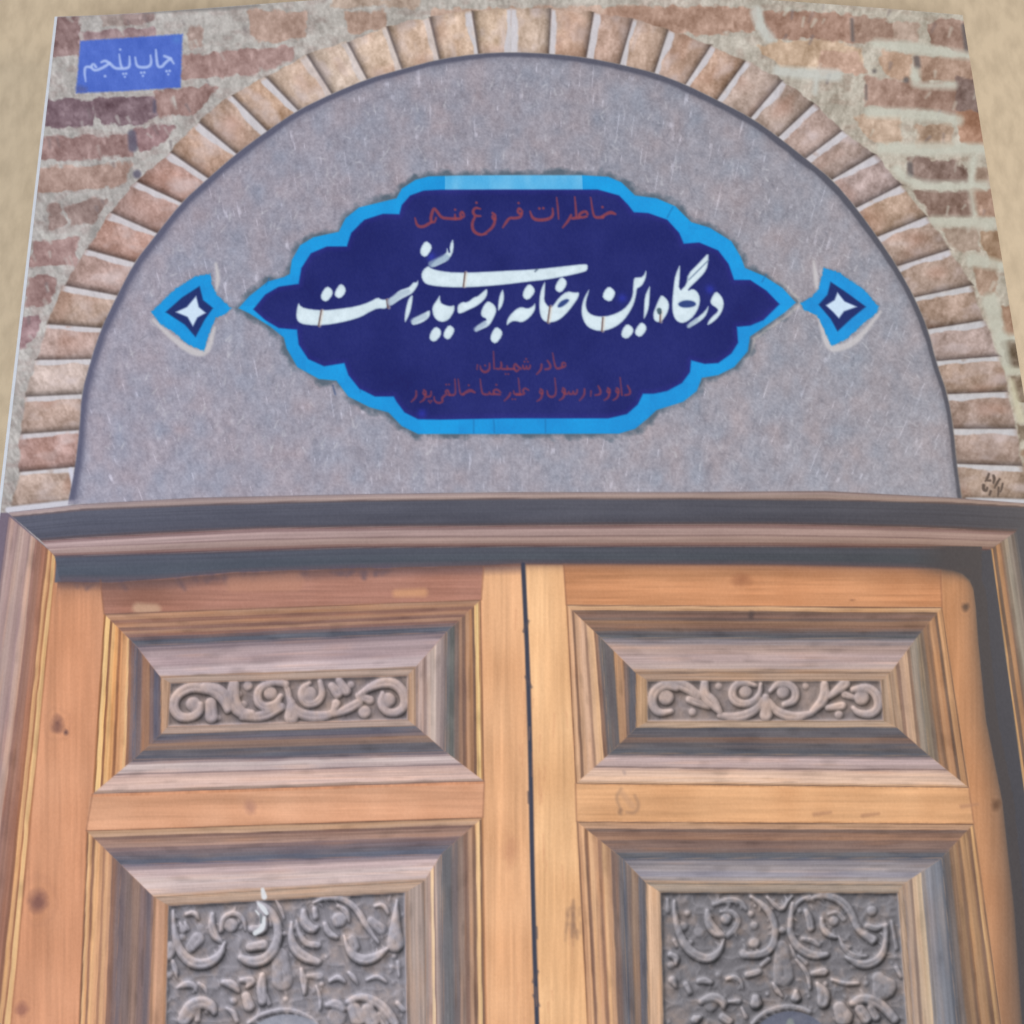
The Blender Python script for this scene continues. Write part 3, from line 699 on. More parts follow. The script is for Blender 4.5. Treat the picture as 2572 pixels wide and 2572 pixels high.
# ------------------------------------------------------------------ edition label
I = (180, 60, 300)
fill(K(*I, [(140, 275), (900, 225), (1795, 165), (1760, 1030), (900, 1085), (70, 1120)]), (85, 112, 200), 3, EDITION, rag=1, grain=8)
stroke(K(*I, [(130, 1050, 60), (210, 1060, 40)]), (92, 98, 148), 6, alpha=.7)
stroke(K(*I, [(1700, 250, 60)]), (92, 132, 208), 8, alpha=.7)
ink(I, [[(1650, 640, 13), (1600, 560, 21), (1500, 520, 18)],
    [(1600, 560, 19), (1500, 640, 21), (1470, 690, 20), (1392, 700, 20), (1372, 560, 20), (1362, 420, 13)],
    [(1535, 765, 17)],
    [(1585, 760, 17)],
    [(1562, 815, 15)],
    [(1275, 510, 12), (1292, 640, 20), (1240, 700, 21), (1120, 706, 21), (1050, 680, 19), (1028, 545, 13)],
    [(1125, 790, 17)],
    [(1175, 786, 17)],
    [(1152, 840, 15)],
    [(935, 530, 12), (942, 690, 20), (880, 722, 20), (800, 722, 20), (770, 495, 11)],
    [(800, 722, 20), (700, 722, 20), (620, 640, 21), (540, 590, 19), (480, 620, 14)],
    [(610, 640, 18), (520, 700, 20), (430, 742, 20), (360, 752, 19), (312, 695, 19), (350, 640, 19), (395, 700, 18)],
    [(540, 845, 18)],
    [(835, 808, 16)],
    [(880, 805, 16)],
    [(860, 856, 14)],
    [(315, 700, 18), (222, 690, 19), (206, 780, 19), (226, 930, 9)],
    [(785, 415, 15)]], EDTEXT, .85, (178, 197, 242), 1.15, 2.4)

# ------------------------------------------------------------------ publisher's emblem on the last brick
E_ = (2420, 1140, 152)
for p in ([(810, 640, 40), (760, 780, 45), (700, 870, 25)], [(760, 860, 20), (850, 850, 40)], [(960, 700, 45), (990, 800, 50), (955, 930, 30)],
          [(1150, 810, 36), (1050, 950, 30), (1000, 1080, 28)], [(1250, 950, 30), (1230, 1080, 36), (1180, 1210, 25)], [(1120, 1070, 28), (1120, 1200, 36), (1095, 1350, 22)],
          [(640, 1000, 50), (640, 1150, 50), (730, 1180, 46), (760, 1080, 32)], [(870, 1190, 36), (830, 1310, 34)], [(1060, 1000, 20), (1120, 860, 24)]):
    stroke(K(*E_, [(a, b, r * 1.05) for a, b, r in p]), (84, 72, 68), 1.5, EMBLEM, .85, .3)

# ------------------------------------------------------------------ door frame: jambs, then lintel
BLq, BRq = (0, 1272, 1300), (1272, 1272, 1300)
jin0, jin1 = K(*BLq, [(215, 190)])[0], K(*BLq, [(50, 1932)])[0]
jinB = ext(jin0, jin1)
fill([(-900, 1288), (20, 1288), (145, 1400), jinB, (-900, BOT)], (120, 108, 124), 1, FRAME)
pj = [(0, (170, 122, 100)), (.03, (176, 126, 100)), (.06, (228, 190, 146)), (.10, (232, 196, 152)), (.125, (168, 120, 96)), (.15, (212, 168, 132)), (.18, (222, 180, 140)),
      (.215, (150, 108, 92)), (.26, (168, 124, 110)), (.36, (160, 124, 116)), (.43, (158, 124, 120)), (.47, (192, 164, 158)), (.53, (190, 166, 164)), (.57, (168, 146, 152)),
      (.63, (178, 156, 160)), (.72, (186, 166, 168)), (.84, (172, 150, 156)), (.92, (186, 166, 172)), (.97, (150, 132, 142)), (1, (116, 104, 122))]
j_o = (22, 1296); j_ob = (jinB[0] - 250, BOT)
strip([jin0, jinB, j_ob, j_o], pj, FRAME, 9, seed=3)
# right jamb
rin0, rin1 = (2484, 1383), (2572, 2012)
rinB = ext(rin0, rin1)
pr = [(0, (70, 72, 80)), (.03, (120, 96, 84)), (.06, (214, 176, 132)), (.11, (206, 164, 122)), (.15, (104, 84, 78)), (.22, (98, 82, 78)), (.27, (184, 144, 114)), (.36, (176, 138, 112)),
      (.42, (118, 98, 92)), (.5, (142, 130, 122)), (.62, (158, 152, 146)), (.74, (146, 138, 134)), (.84, (112, 104, 104)), (1, (82, 82, 90))]
fill([(2380, 1264), (3600, 1264), (3600, BOT), (2700, BOT), (2475, 1400)], (84, 84, 90), 1, FRAME)
strip([rin0, rinB, (rinB[0] + 100, BOT), (2553, 1334)], pr, FRAME, 8, seed=9)

def band(top, bot, table, label, seed, grain=7):
    xs = sorted(set([p[0] for p in top] + [p[0] for p in bot]))
    w = win(xs[0] - 3, min(p[1] for p in top) - 6, xs[-1] + 3, max(p[1] for p in bot) + 6)
    x, y = X[w], Y[w]
    yt = np.interp(x, [p[0] for p in top], [p[1] for p in top]); yb = np.interp(x, [p[0] for p in bot], [p[1] for p in bot])
    t = (y - yt) / (yb - yt)
    g = fbm(x / 150, (y - yt) / 6, seed, 3)
    c = prof(t + .03 * fbm(x / 200, (y - yt) / 20, seed + 3, 2), table) * (1 + grain / 130 * g[..., None])
    c = c + (fbm(x / 120, (y - yt) / 25, seed + 5, 2) * grain / 255)[..., None]
    c = c * (1 + .10 * vn((y - yt) / 3.2 + seed * 5, x / 500, seed + 7))[..., None]
    # cooler on the left, browner on the right
    k = np.clip((x - 100) / 2400, 0, 1)[..., None]
    c = c * ((1 - k) * np.array([.95, .935, .93]) + k * np.array([.88, .835, .77]))
    lx = np.interp(y, [top[0][1], bot[0][1]], [top[0][0], bot[0][0]]); rx = np.interp(y, [top[-1][1], bot[-1][1]], [top[-1][0], bot[-1][0]])
    a = np.clip(.5 - np.abs(t - .5) * (yb - yt) / 2.4 + (yb - yt) / 4.8, 0, 1) * np.clip((x - lx) / 2 + .5, 0, 1) * np.clip((rx - x) / 2 + .5, 0, 1)
    blend(w, a, c, label)
L0 = [(22, 1287), (207, 1266), (492, 1250), (900, 1241), (1291, 1236), (1700, 1236), (2072, 1233), (2395, 1250), (2420, 1252), (2600, 1266)]
L1 = [(31, 1297), (207, 1279), (492, 1267), (900, 1257), (1291, 1252), (1700, 1252), (2072, 1255), (2395, 1263), (2600, 1274)]
L2 = [(104, 1359), (250, 1349), (404, 1340), (673, 1327), (1000, 1323), (1291, 1321), (1700, 1318), (1945, 1317), (2300, 1325), (2552, 1335)]
L3 = [(137, 1397), (404, 1390), (875, 1376), (1291, 1373), (1945, 1373), (2300, 1376), (2485, 1382)]
L4 = [(152, 1463), (300, 1464), (420, 1458), (585, 1442), (875, 1430), (1211, 1422), (1300, 1417), (1945, 1419), (2349, 1427), (2482, 1432)]
fill([(142, 1392), (210, 1390), (210, 1470), (137, 1470)], (98, 101, 115), 2, FRAME)
band(L1, L2, [(0, (116, 106, 114)), (.1, (99, 103, 120)), (.55, (97, 101, 118)), (.85, (94, 97, 113)), (.94, (100, 94, 104)), (1, (128, 110, 114))], FRAME, 1, 5)
band(L2, L3, [(0, (132, 106, 108)), (.1, (158, 134, 138)), (.25, (192, 170, 172)), (.42, (186, 164, 166)), (.5, (160, 138, 140)), (.58, (186, 164, 162)), (.76, (174, 152, 150)), (.86, (150, 124, 122)), (1, (112, 92, 98))], LINTEL, 2, 8)
band(L3, L4, [(0, (102, 96, 108)), (.12, (94, 100, 116)), (.6, (92, 100, 115)), (1, (96, 98, 112))], FRAME, 4, 4)
band(L0, L1, [(0, (150, 138, 146)), (.3, (176, 160, 164)), (.6, (188, 172, 172)), (.85, (176, 158, 158)), (1, (120, 106, 110))], LINTEL, 3, 8)

# ------------------------------------------------------------------ door leaves
def wood(pts, c, label, seed, vertical=True, soft=1.6, grain=15):
    w = win(*bbox(pts, 6)); x, y = X[w], Y[w]
    sd = poly_sd(pts, x, y)
    if vertical: g = fbm(x / 6, y / 170, seed, 3) * .85 + fbm(x / 34, y / 330, seed + 3, 2)
    else: g = fbm(x / 190, y / 5.5, seed, 3) * .85 + fbm(x / 330, y / 30, seed + 3, 2)
    fig = fbm(x / 90, y / 140, seed + 6, 2)
    cc = col(c) * np.array([.97, .937, .908]) * (1 + g[..., None] * grain / 150 + fig[..., None] * .10 * np.array([.7, 1, 1.25]))
    blend(w, np.clip(.5 - sd / (2 * soft), 0, 1), cc, label)

top_l = [p for p in L4 if p[0] <= 1300]
gap = [(1314, 1418), (1329, 1743), (1339, 2281), (1349, 2572), ext((1339, 2281), (1349, 2572))]
jq = (145 - (1463 - 1400) * (145 - 34) / (2572 - 1400) - 3, 1463)
leafL = [jq, (152, 1463)] + top_l[1:] + [(1312, 1418)] + gap[1:] + [(jinB[0] - 4, jinB[1]), (jin1[0] - 4, jin1[1])]
rdk = [(2349, 1427), (2392, 1432), (2418, 1441), (2436, 1457), (2445, 1480), (2450, 1520), (2456, 1608), (2476, 1810), (2517, 2012), (2544, 2281), (2564, 2572), ext((2544, 2281), (2564, 2572))]
leafR = gap[:1] + [(1945, 1419)] + rdk + [gap[-1]] + gap[::-1][1:-1]
fill([(2300, 1430), (2490, 1380), rinB, (2500, BOT)], (79, 79, 86), 1, FRAME)
wood(leafL, (218, 162, 130), LEAF_L, 2)
wood(leafR, (226, 176, 134), LEAF_R, 5)

def B(pts): return K(*BLq, pts)
def C_(pts): return K(*BRq, pts)
# left leaf members: meeting stile, top rail, middle rail
wood(B([(1805, 228), (1958, 222), (1975, 700), (1995, 1500), (2010, 1932), (2010, 3200), (1830, 3200), (1818, 1932), (1803, 1160), (1808, 1030), (1797, 345)]), (238, 190, 150), LEAF_L, 7)
wood(B([(375, 288), (600, 270), (870, 246), (1300, 233), (1803, 222), (1795, 348), (388, 402)]), (176, 132, 120), LEAF_L, 4, False, 2, 22)
wood(B([(335, 1085), (1808, 1035), (1803, 1158), (322, 1208)]), (226, 176, 146), LEAF_L, 9, False)
# shadow edge falling across the top of the leaves
for p, r, a in (([(160, 1462), (330, 1464), (430, 1462), (585, 1446), (875, 1434), (1310, 1424)], 12, .55), ([(1330, 1422), (1945, 1424), (2300, 1432), (2400, 1448), (2436, 1480)], 10, .5)):
    stroke([(*q, r) for q in p], (112, 92, 98), 10, alpha=a)
for i in range(26):
    xx = rng.uniform(170, 1000); yy = np.interp(xx, [p[0] for p in L4], [p[1] for p in L4])
    stroke([(xx, yy, rng.uniform(4, 10)), (xx + rng.uniform(-20, 20), yy + rng.uniform(6, 26), 3)], (96, 88, 104), 6, alpha=.5)
for p, c in (([(515, 380, 20), (580, 385, 20)], (202, 168, 142)), ([(1480, 325, 14), (1580, 322, 16)], (214, 160, 122)), ([(640, 410, 10), (760, 400, 10)], (198, 160, 132)), ([(870, 290, 30), (1100, 280, 36)], (188, 138, 118))):
    stroke(B(p), c, 6, LEAF_L, alpha=.75)

F1 = B([(388, 400), (1795, 348), (1808, 1026), (345, 1074)]); I1 = B([(508, 520), (1668, 468), (1662, 915), (498, 945)])
frame(F1, I1,
      [(0, (128, 98, 92)), (.06, (188, 152, 134)), (.16, (180, 142, 122)), (.26, (146, 112, 104)), (.4, (172, 136, 120)), (.5, (142, 112, 108)), (.6, (176, 142, 128)), (.7, (150, 120, 118)), (.78, (118, 106, 116)), (.9, (90, 96, 114)), (1, (96, 100, 118))],
      [(0, (148, 112, 94)), (.06, (190, 150, 116)), (.1, (240, 212, 160)), (.16, (232, 198, 150)), (.22, (112, 88, 80)), (.3, (178, 140, 116)), (.4, (196, 158, 134)), (.5, (128, 104, 98)), (.6, (166, 136, 122)), (.7, (120, 106, 106)), (.85, (104, 108, 112)), (1, (112, 112, 120))],
      [(0, (130, 108, 108)), (.06, (176, 156, 152)), (.14, (222, 198, 198)), (.4, (220, 194, 192)), (.52, (202, 178, 180)), (.56, (156, 140, 148)), (.62, (196, 182, 190)), (.8, (208, 196, 204)), (.9, (168, 154, 164)), (.96, (112, 106, 120)), (1, (98, 98, 116))],
      [(0, (176, 124, 92)), (.04, (150, 108, 84)), (.08, (244, 210, 160)), (.17, (240, 204, 152)), (.22, (136, 96, 78)), (.3, (236, 192, 144)), (.42, (222, 170, 124)), (.5, (168, 122, 98)), (.58, (212, 162, 126)), (.7, (220, 172, 134)), (.76, (232, 194, 154)), (.82, (150, 116, 104)), (.92, (122, 104, 108)), (1, (104, 100, 116))],
      PAN_L1, 1)
R1 = B([(600, 638), (1550, 602), (1550, 818), (600, 850)])
frame(I1, R1,
      [(0, (112, 108, 124)), (.1, (150, 138, 152)), (.3, (182, 166, 178)), (.55, (188, 170, 182)), (.8, (202, 188, 200)), (.92, (206, 192, 204)), (1, (180, 160, 156))],
      [(0, (120, 116, 124)), (.12, (150, 138, 144)), (.25, (178, 164, 168)), (.4, (206, 192, 192)), (.55, (200, 184, 184)), (.68, (160, 142, 144)), (.8, (194, 174, 174)), (1, (160, 142, 142))],
      [(0, (90, 94, 112)), (.28, (100, 100, 114)), (.42, (138, 120, 118)), (.58, (150, 128, 122)), (.68, (124, 112, 120)), (.8, (98, 98, 116)), (1, (100, 102, 118))],
      [(0, (100, 98, 114)), (.15, (116, 104, 112)), (.35, (160, 126, 112)), (.5, (164, 130, 114)), (.62, (128, 110, 114)), (.8, (92, 92, 112)), (1, (104, 96, 108))],
      PAN_L1, 5, 8)
F2 = B([(322, 1210), (1803, 1160), (1832, 3200), (240, 3200)]); I2 = B([(452, 1338), (1648, 1297), (1680, 3200), (372, 3200)])
tl2 = [(0, (142, 110, 98)), (.07, (196, 164, 142)), (.17, (198, 168, 150)), (.24, (132, 108, 106)), (.34, (164, 136, 130)), (.48, (168, 142, 138)), (.56, (138, 120, 126)), (.7, (128, 118, 130)), (.82, (118, 116, 132)), (.9, (102, 108, 130)), (1, (104, 110, 132))]
frame(F2, I2, tl2,
      [(0, (170, 132, 104)), (.06, (130, 100, 88)), (.1, (238, 206, 164)), (.16, (236, 200, 160)), (.22, (136, 110, 100)), (.32, (190, 158, 140)), (.42, (146, 122, 116)), (.55, (160, 142, 138)), (.68, (124, 116, 122)), (.85, (114, 116, 126)), (1, (120, 120, 130))],
      tl2,
      [(0, (186, 134, 106)), (.05, (140, 104, 88)), (.09, (234, 194, 154)), (.16, (216, 170, 134)), (.22, (146, 110, 96)), (.3, (228, 184, 146)), (.45, (214, 168, 136)), (.52, (168, 130, 112)), (.6, (218, 176, 144)), (.7, (206, 164, 138)), (.78, (150, 122, 116)), (1, (126, 112, 118))],
      PAN_L2, 11)
R2 = B([(575, 1458), (1585, 1396), (1612, 3200), (512, 3200)])
frame(I2, R2,
      [(0, (122, 118, 138)), (.12, (160, 148, 162)), (.25, (206, 188, 198)), (.6, (214, 200, 208)), (.85, (208, 192, 198)), (1, (196, 172, 162))],
      [(0, (128, 124, 132)), (.2, (150, 142, 148)), (.36, (186, 170, 170)), (.46, (150, 130, 130)), (.52, (240, 216, 190)), (.62, (236, 210, 184)), (.7, (180, 158, 156)), (1, (170, 158, 160))],
      [(0, (150, 140, 150)), (1, (150, 140, 150))],
      [(0, (116, 106, 116)), (.3, (132, 118, 122)), (.5, (152, 130, 126)), (.7, (132, 116, 122)), (.88, (114, 106, 118)), (1, (150, 128, 128))],
      PAN_L2, 15, 8)

# right leaf members
wood(C_([(68, 217), (215, 217), (222, 365), (258, 1035), (262, 1180), (300, 1932), (380, 3200), (180, 3200), (125, 1932), (108, 1500), (95, 700)]), (240, 196, 152), LEAF_R, 8)
wood(C_([(212, 215), (1000, 220), (1625, 235), (1628, 376), (222, 366)]), (209, 154, 117), LEAF_R, 3, False, 2, 20)
wood(C_([(258, 1040), (1728, 1058), (1745, 1178), (262, 1172)]), (232, 184, 142), LEAF_R, 6, False)
wood(C_([(1625, 235), (1690, 245), (1745, 300), (1760, 500), (1790, 800), (1850, 1100), (1895, 1500), (1925, 1932), (2010, 3200), (1990, 3200), (1850, 1932), (1745, 1180), (1728, 1050), (1626, 376)]), (206, 154, 116), LEAF_R, 10)

F1r = C_([(224, 367), (1626, 376), (1726, 1050), (258, 1036)]); I1r = C_([(352, 490), (1530, 492), (1578, 930), (388, 920)])
frame(F1r, I1r,
      [(0, (120, 92, 84)), (.06, (212, 176, 146)), (.14, (206, 168, 138)), (.2, (112, 92, 88)), (.34, (132, 108, 104)), (.42, (108, 92, 92)), (.52, (150, 122, 108)), (.66, (140, 112, 102)), (.74, (122, 104, 102)), (.84, (92, 90, 100)), (1, (80, 84, 96))],
      [(0, (104, 82, 74)), (.06, (186, 146, 116)), (.16, (204, 162, 128)), (.24, (104, 84, 78)), (.34, (182, 142, 116)), (.48, (190, 150, 122)), (.56, (134, 108, 96)), (.68, (156, 126, 108)), (.8, (112, 100, 96)), (.9, (140, 130, 122)), (1, (146, 138, 130))],
      [(0, (120, 94, 84)), (.06, (206, 174, 152)), (.12, (230, 202, 188)), (.4, (228, 200, 188)), (.5, (206, 180, 174)), (.54, (150, 132, 134)), (.62, (196, 178, 184)), (.82, (200, 182, 190)), (.9, (160, 146, 154)), (.96, (98, 94, 104)), (1, (84, 86, 98))],
      [(0, (136, 100, 84)), (.06, (210, 172, 144)), (.12, (226, 186, 158)), (.2, (124, 98, 88)), (.28, (198, 164, 142)), (.45, (218, 184, 164)), (.55, (170, 140, 126)), (.64, (226, 190, 162)), (.76, (230, 192, 160)), (.84, (146, 118, 108)), (1, (112, 108, 116))],
      PAN_R1, 21)
R1r = C_([(484, 622), (1432, 622), (1456, 824), (484, 826)])
frame(I1r, R1r,
      [(0, (110, 110, 122)), (.1, (150, 144, 156)), (.3, (184, 164, 164)), (.6, (192, 174, 180)), (.85, (196, 180, 184)), (.93, (190, 166, 154)), (1, (150, 130, 122))],
      [(0, (148, 142, 138)), (.2, (166, 156, 150)), (.32, (150, 128, 118)), (.42, (210, 180, 160)), (.6, (204, 176, 160)), (.72, (150, 128, 122)), (.86, (182, 158, 142)), (1, (166, 144, 132))],
      [(0, (80, 84, 98)), (.35, (88, 87, 98)), (.48, (112, 96, 96)), (.56, (122, 102, 98)), (.68, (86, 85, 97)), (1, (82, 83, 96))],
      [(0, (116, 114, 120)), (.22, (104, 100, 108)), (.32, (92, 90, 98)), (.42, (184, 150, 126)), (.58, (176, 142, 120)), (.68, (120, 104, 104)), (.82, (82, 84, 98)), (1, (92, 90, 102))],
      PAN_R1, 25, 8)
F2r = C_([(262, 1176), (1745, 1184), (2020, 3200), (368, 3200)]); I2r = C_([(432, 1314), (1625, 1312), (1800, 3200), (500, 3200)])
tr2 = [(0, (122, 96, 86)), (.06, (196, 162, 140)), (.16, (194, 160, 140)), (.22, (116, 98, 96)), (.34, (150, 122, 112)), (.46, (162, 130, 116)), (.54, (128, 108, 106)), (.7, (134, 114, 112)), (.8, (116, 104, 108)), (.88, (90, 94, 108)), (1, (84, 90, 106))]
frame(F2r, I2r, tr2,
      [(0, (112, 90, 82)), (.05, (200, 158, 124)), (.1, (226, 186, 142)), (.16, (124, 98, 86)), (.28, (180, 146, 118)), (.4, (190, 154, 124)), (.48, (126, 102, 90)), (.6, (160, 132, 110)), (.72, (140, 116, 102)), (.84, (98, 92, 96)), (1, (88, 90, 102))],
      tr2,
      [(0, (136, 104, 90)), (.06, (206, 164, 136)), (.14, (222, 180, 148)), (.2, (134, 106, 96)), (.3, (226, 186, 154)), (.42, (214, 172, 144)), (.5, (160, 128, 114)), (.6, (220, 182, 150)), (.7, (196, 160, 136)), (.8, (130, 112, 110)), (1, (108, 106, 116))],
      PAN_R2, 31)
R2r = C_([(523, 1406), (1480, 1412), (1606, 3200), (545, 3200)])
frame(I2r, R2r,
      [(0, (100, 104, 122)), (.15, (146, 144, 158)), (.4, (164, 160, 172)), (.65, (158, 158, 178)), (.84, (172, 166, 174)), (.93, (182, 164, 156)), (1, (150, 138, 134))],
      [(0, (104, 110, 126)), (.12, (130, 136, 152)), (.36, (144, 148, 164)), (.5, (150, 148, 156)), (.56, (206, 188, 170)), (.72, (206, 186, 170)), (.8, (150, 134, 130)), (.88, (190, 170, 160)), (1, (160, 146, 144))],
      [(0, (140, 140, 150)), (1, (140, 140, 150))],
      [(0, (96, 100, 116)), (.25, (118, 112, 118)), (.45, (154, 134, 124)), (.6, (144, 126, 120)), (.72, (100, 100, 114)), (.88, (90, 92, 106)), (1, (124, 116, 118))],
      PAN_R2, 35, 8)

w = win(150, 1405, 2480, 1560); x, y = X[w], Y[w]
yl = np.interp(x, [q[0] for q in L4], [q[1] for q in L4]) + 5 * fbm(x / 60, y / 400, 3, 3) * (x < 1100)
sh = np.exp(-np.clip(y - yl, 0, 200) / np.interp(x, [150, 600, 1300, 2400], [20, 13, 8, 10])) * np.clip((y - yl + 4) / 3, 0, 1) * (x < 2440)
blend(w, sh * .8, (112, 88, 84))
w = win(2280, 1415, 2700, 2640); x, y = X[w], Y[w]
rx = np.interp(y, [q[1] for q in rdk[3:]], [q[0] for q in rdk[3:]])
ry = np.interp(x, [1945, 2349, 2392, 2418, 2436, 2445, 2452], [1419, 1427, 1432, 1441, 1457, 1480, 1530])
sh = np.exp(-np.clip(rx + 10 - x, 0, 400) / np.interp(y, [1450, 2000, 2600], [20, 30, 46]))
sh = np.maximum(sh, np.exp(-np.clip(y - ry + 2, 0, 200) / 15) * np.clip((x - 2290) / 90, 0, 1)) * (x < rx + 30)
blend(w, np.clip(sh, 0, 1) * .92, (82, 78, 80))
lab[w][x > rx + 4] = FRAME

# gap between the leaves
stroke([(*p, 5.5) for p in gap], (70, 73, 88), 2.2, FRAME)
for yy in (1560, 1700, 1990, 2330, 2440, 2500):
    xx = np.interp(yy, [p[1] for p in gap], [p[0] for p in gap])
    stroke([(xx + rng.choice([-6, 6]), yy, 3), (xx + rng.choice([-5, 7]), yy + 26, 3)], (88, 82, 90), 3, alpha=.8)
# joints between stiles and rails
for p in (B([(375, 275), (388, 400)]), B([(345, 1074), (322, 1210)]), B([(1806, 225), (1797, 348)]), B([(1808, 1026), (1803, 1160)]),
          C_([(214, 222), (224, 367)]), C_([(258, 1036), (262, 1176)]), C_([(1620, 240), (1626, 376)]), C_([(1726, 1050), (1745, 1184)])):
    stroke([(*p[0], 1.6), (*p[1], 1.6)], (140, 98, 80), 2, alpha=.6)
# knots and worn patches
def knot(p, r, c, a=.8, sq=1.3):
    x0, y0 = p; w = win(x0 - 4 * r, y0 - 4 * r, x0 + 4 * r, y0 + 4 * r)
    if w is None: return
    x, y = X[w], Y[w]
    d = np.hypot(x - x0, (y - y0) / sq) / r + .5 * fbm(x / r / 1.2, y / r / 1.2, 4, 3)
    blend(w, np.clip(1.25 - d, 0, 1) * a, c)
    blend(w, np.clip(1 - np.abs(d - 1.9) / .35, 0, 1) * a * .07, c)
knot(B([(215, 810)])[0], 17, (110, 78, 76)); knot(B([(245, 845)])[0], 7, (92, 70, 74))
knot(B([(140, 1470)])[0], 24, (122, 84, 80)); knot(B([(80, 1880)])[0], 16, (140, 92, 84), .6)
knot(C_([(1715, 375)])[0], 10, (88, 74, 70)); knot(C_([(1828, 1115)])[0], 12, (106, 80, 66)); knot(C_([(880, 270)])[0], 26, (160, 108, 82), .7, .8)
knot(C_([(915, 405)])[0], 10, (86, 76, 76), .7); knot(C_([(1290, 350)])[0], 9, (140, 100, 80), .6, .5)
knot(B([(935, 1120)])[0], 16, (176, 130, 116), .6); knot(B([(1900, 1290)])[0], 22, (196, 140, 110), .5, 2)
for k in range(26):
    xx, yy = rng.uniform(222, 278), rng.uniform(1465, 1610)
    stroke(C_([(xx, yy, rng.uniform(3, 8)), (xx + rng.uniform(-6, 6), yy + rng.uniform(15, 45), 3)]), (138, 108, 94), 4.5, alpha=.3)
for q, c, a in (([(428, 1055, 4), (408, 1085, 5), (425, 1128, 3)], (150, 122, 106), .55), ([(450, 1142, 3), (480, 1146, 5), (497, 1115, 5), (478, 1078, 3)], (146, 116, 100), .55), ([(432, 1072, 10), (470, 1118, 12)], (196, 154, 124), .5)):
    stroke(C_(q), c, 4.5, alpha=a)
knot(C_([(425, 1140)])[0], 7, (120, 96, 86), .5); knot(C_([(440, 995)])[0], 6, (160, 140, 138), .5)
for p in ((1150, 1150), (1330, 1155), (1700, 1120)): stroke(C_([(p[0], p[1], 8), (p[0] + 60, p[1] - 8, 5)]), (176, 132, 106), 3, alpha=.6)
for _ in range(30):
    xx = rng.uniform(1290, 1450); yy = rng.uniform(1500, 2560)
    stroke([(xx, yy, 2), (xx + rng.uniform(-4, 4), yy + rng.uniform(20, 60), 1.5)], (206, 150, 116), 2.5, alpha=.35)

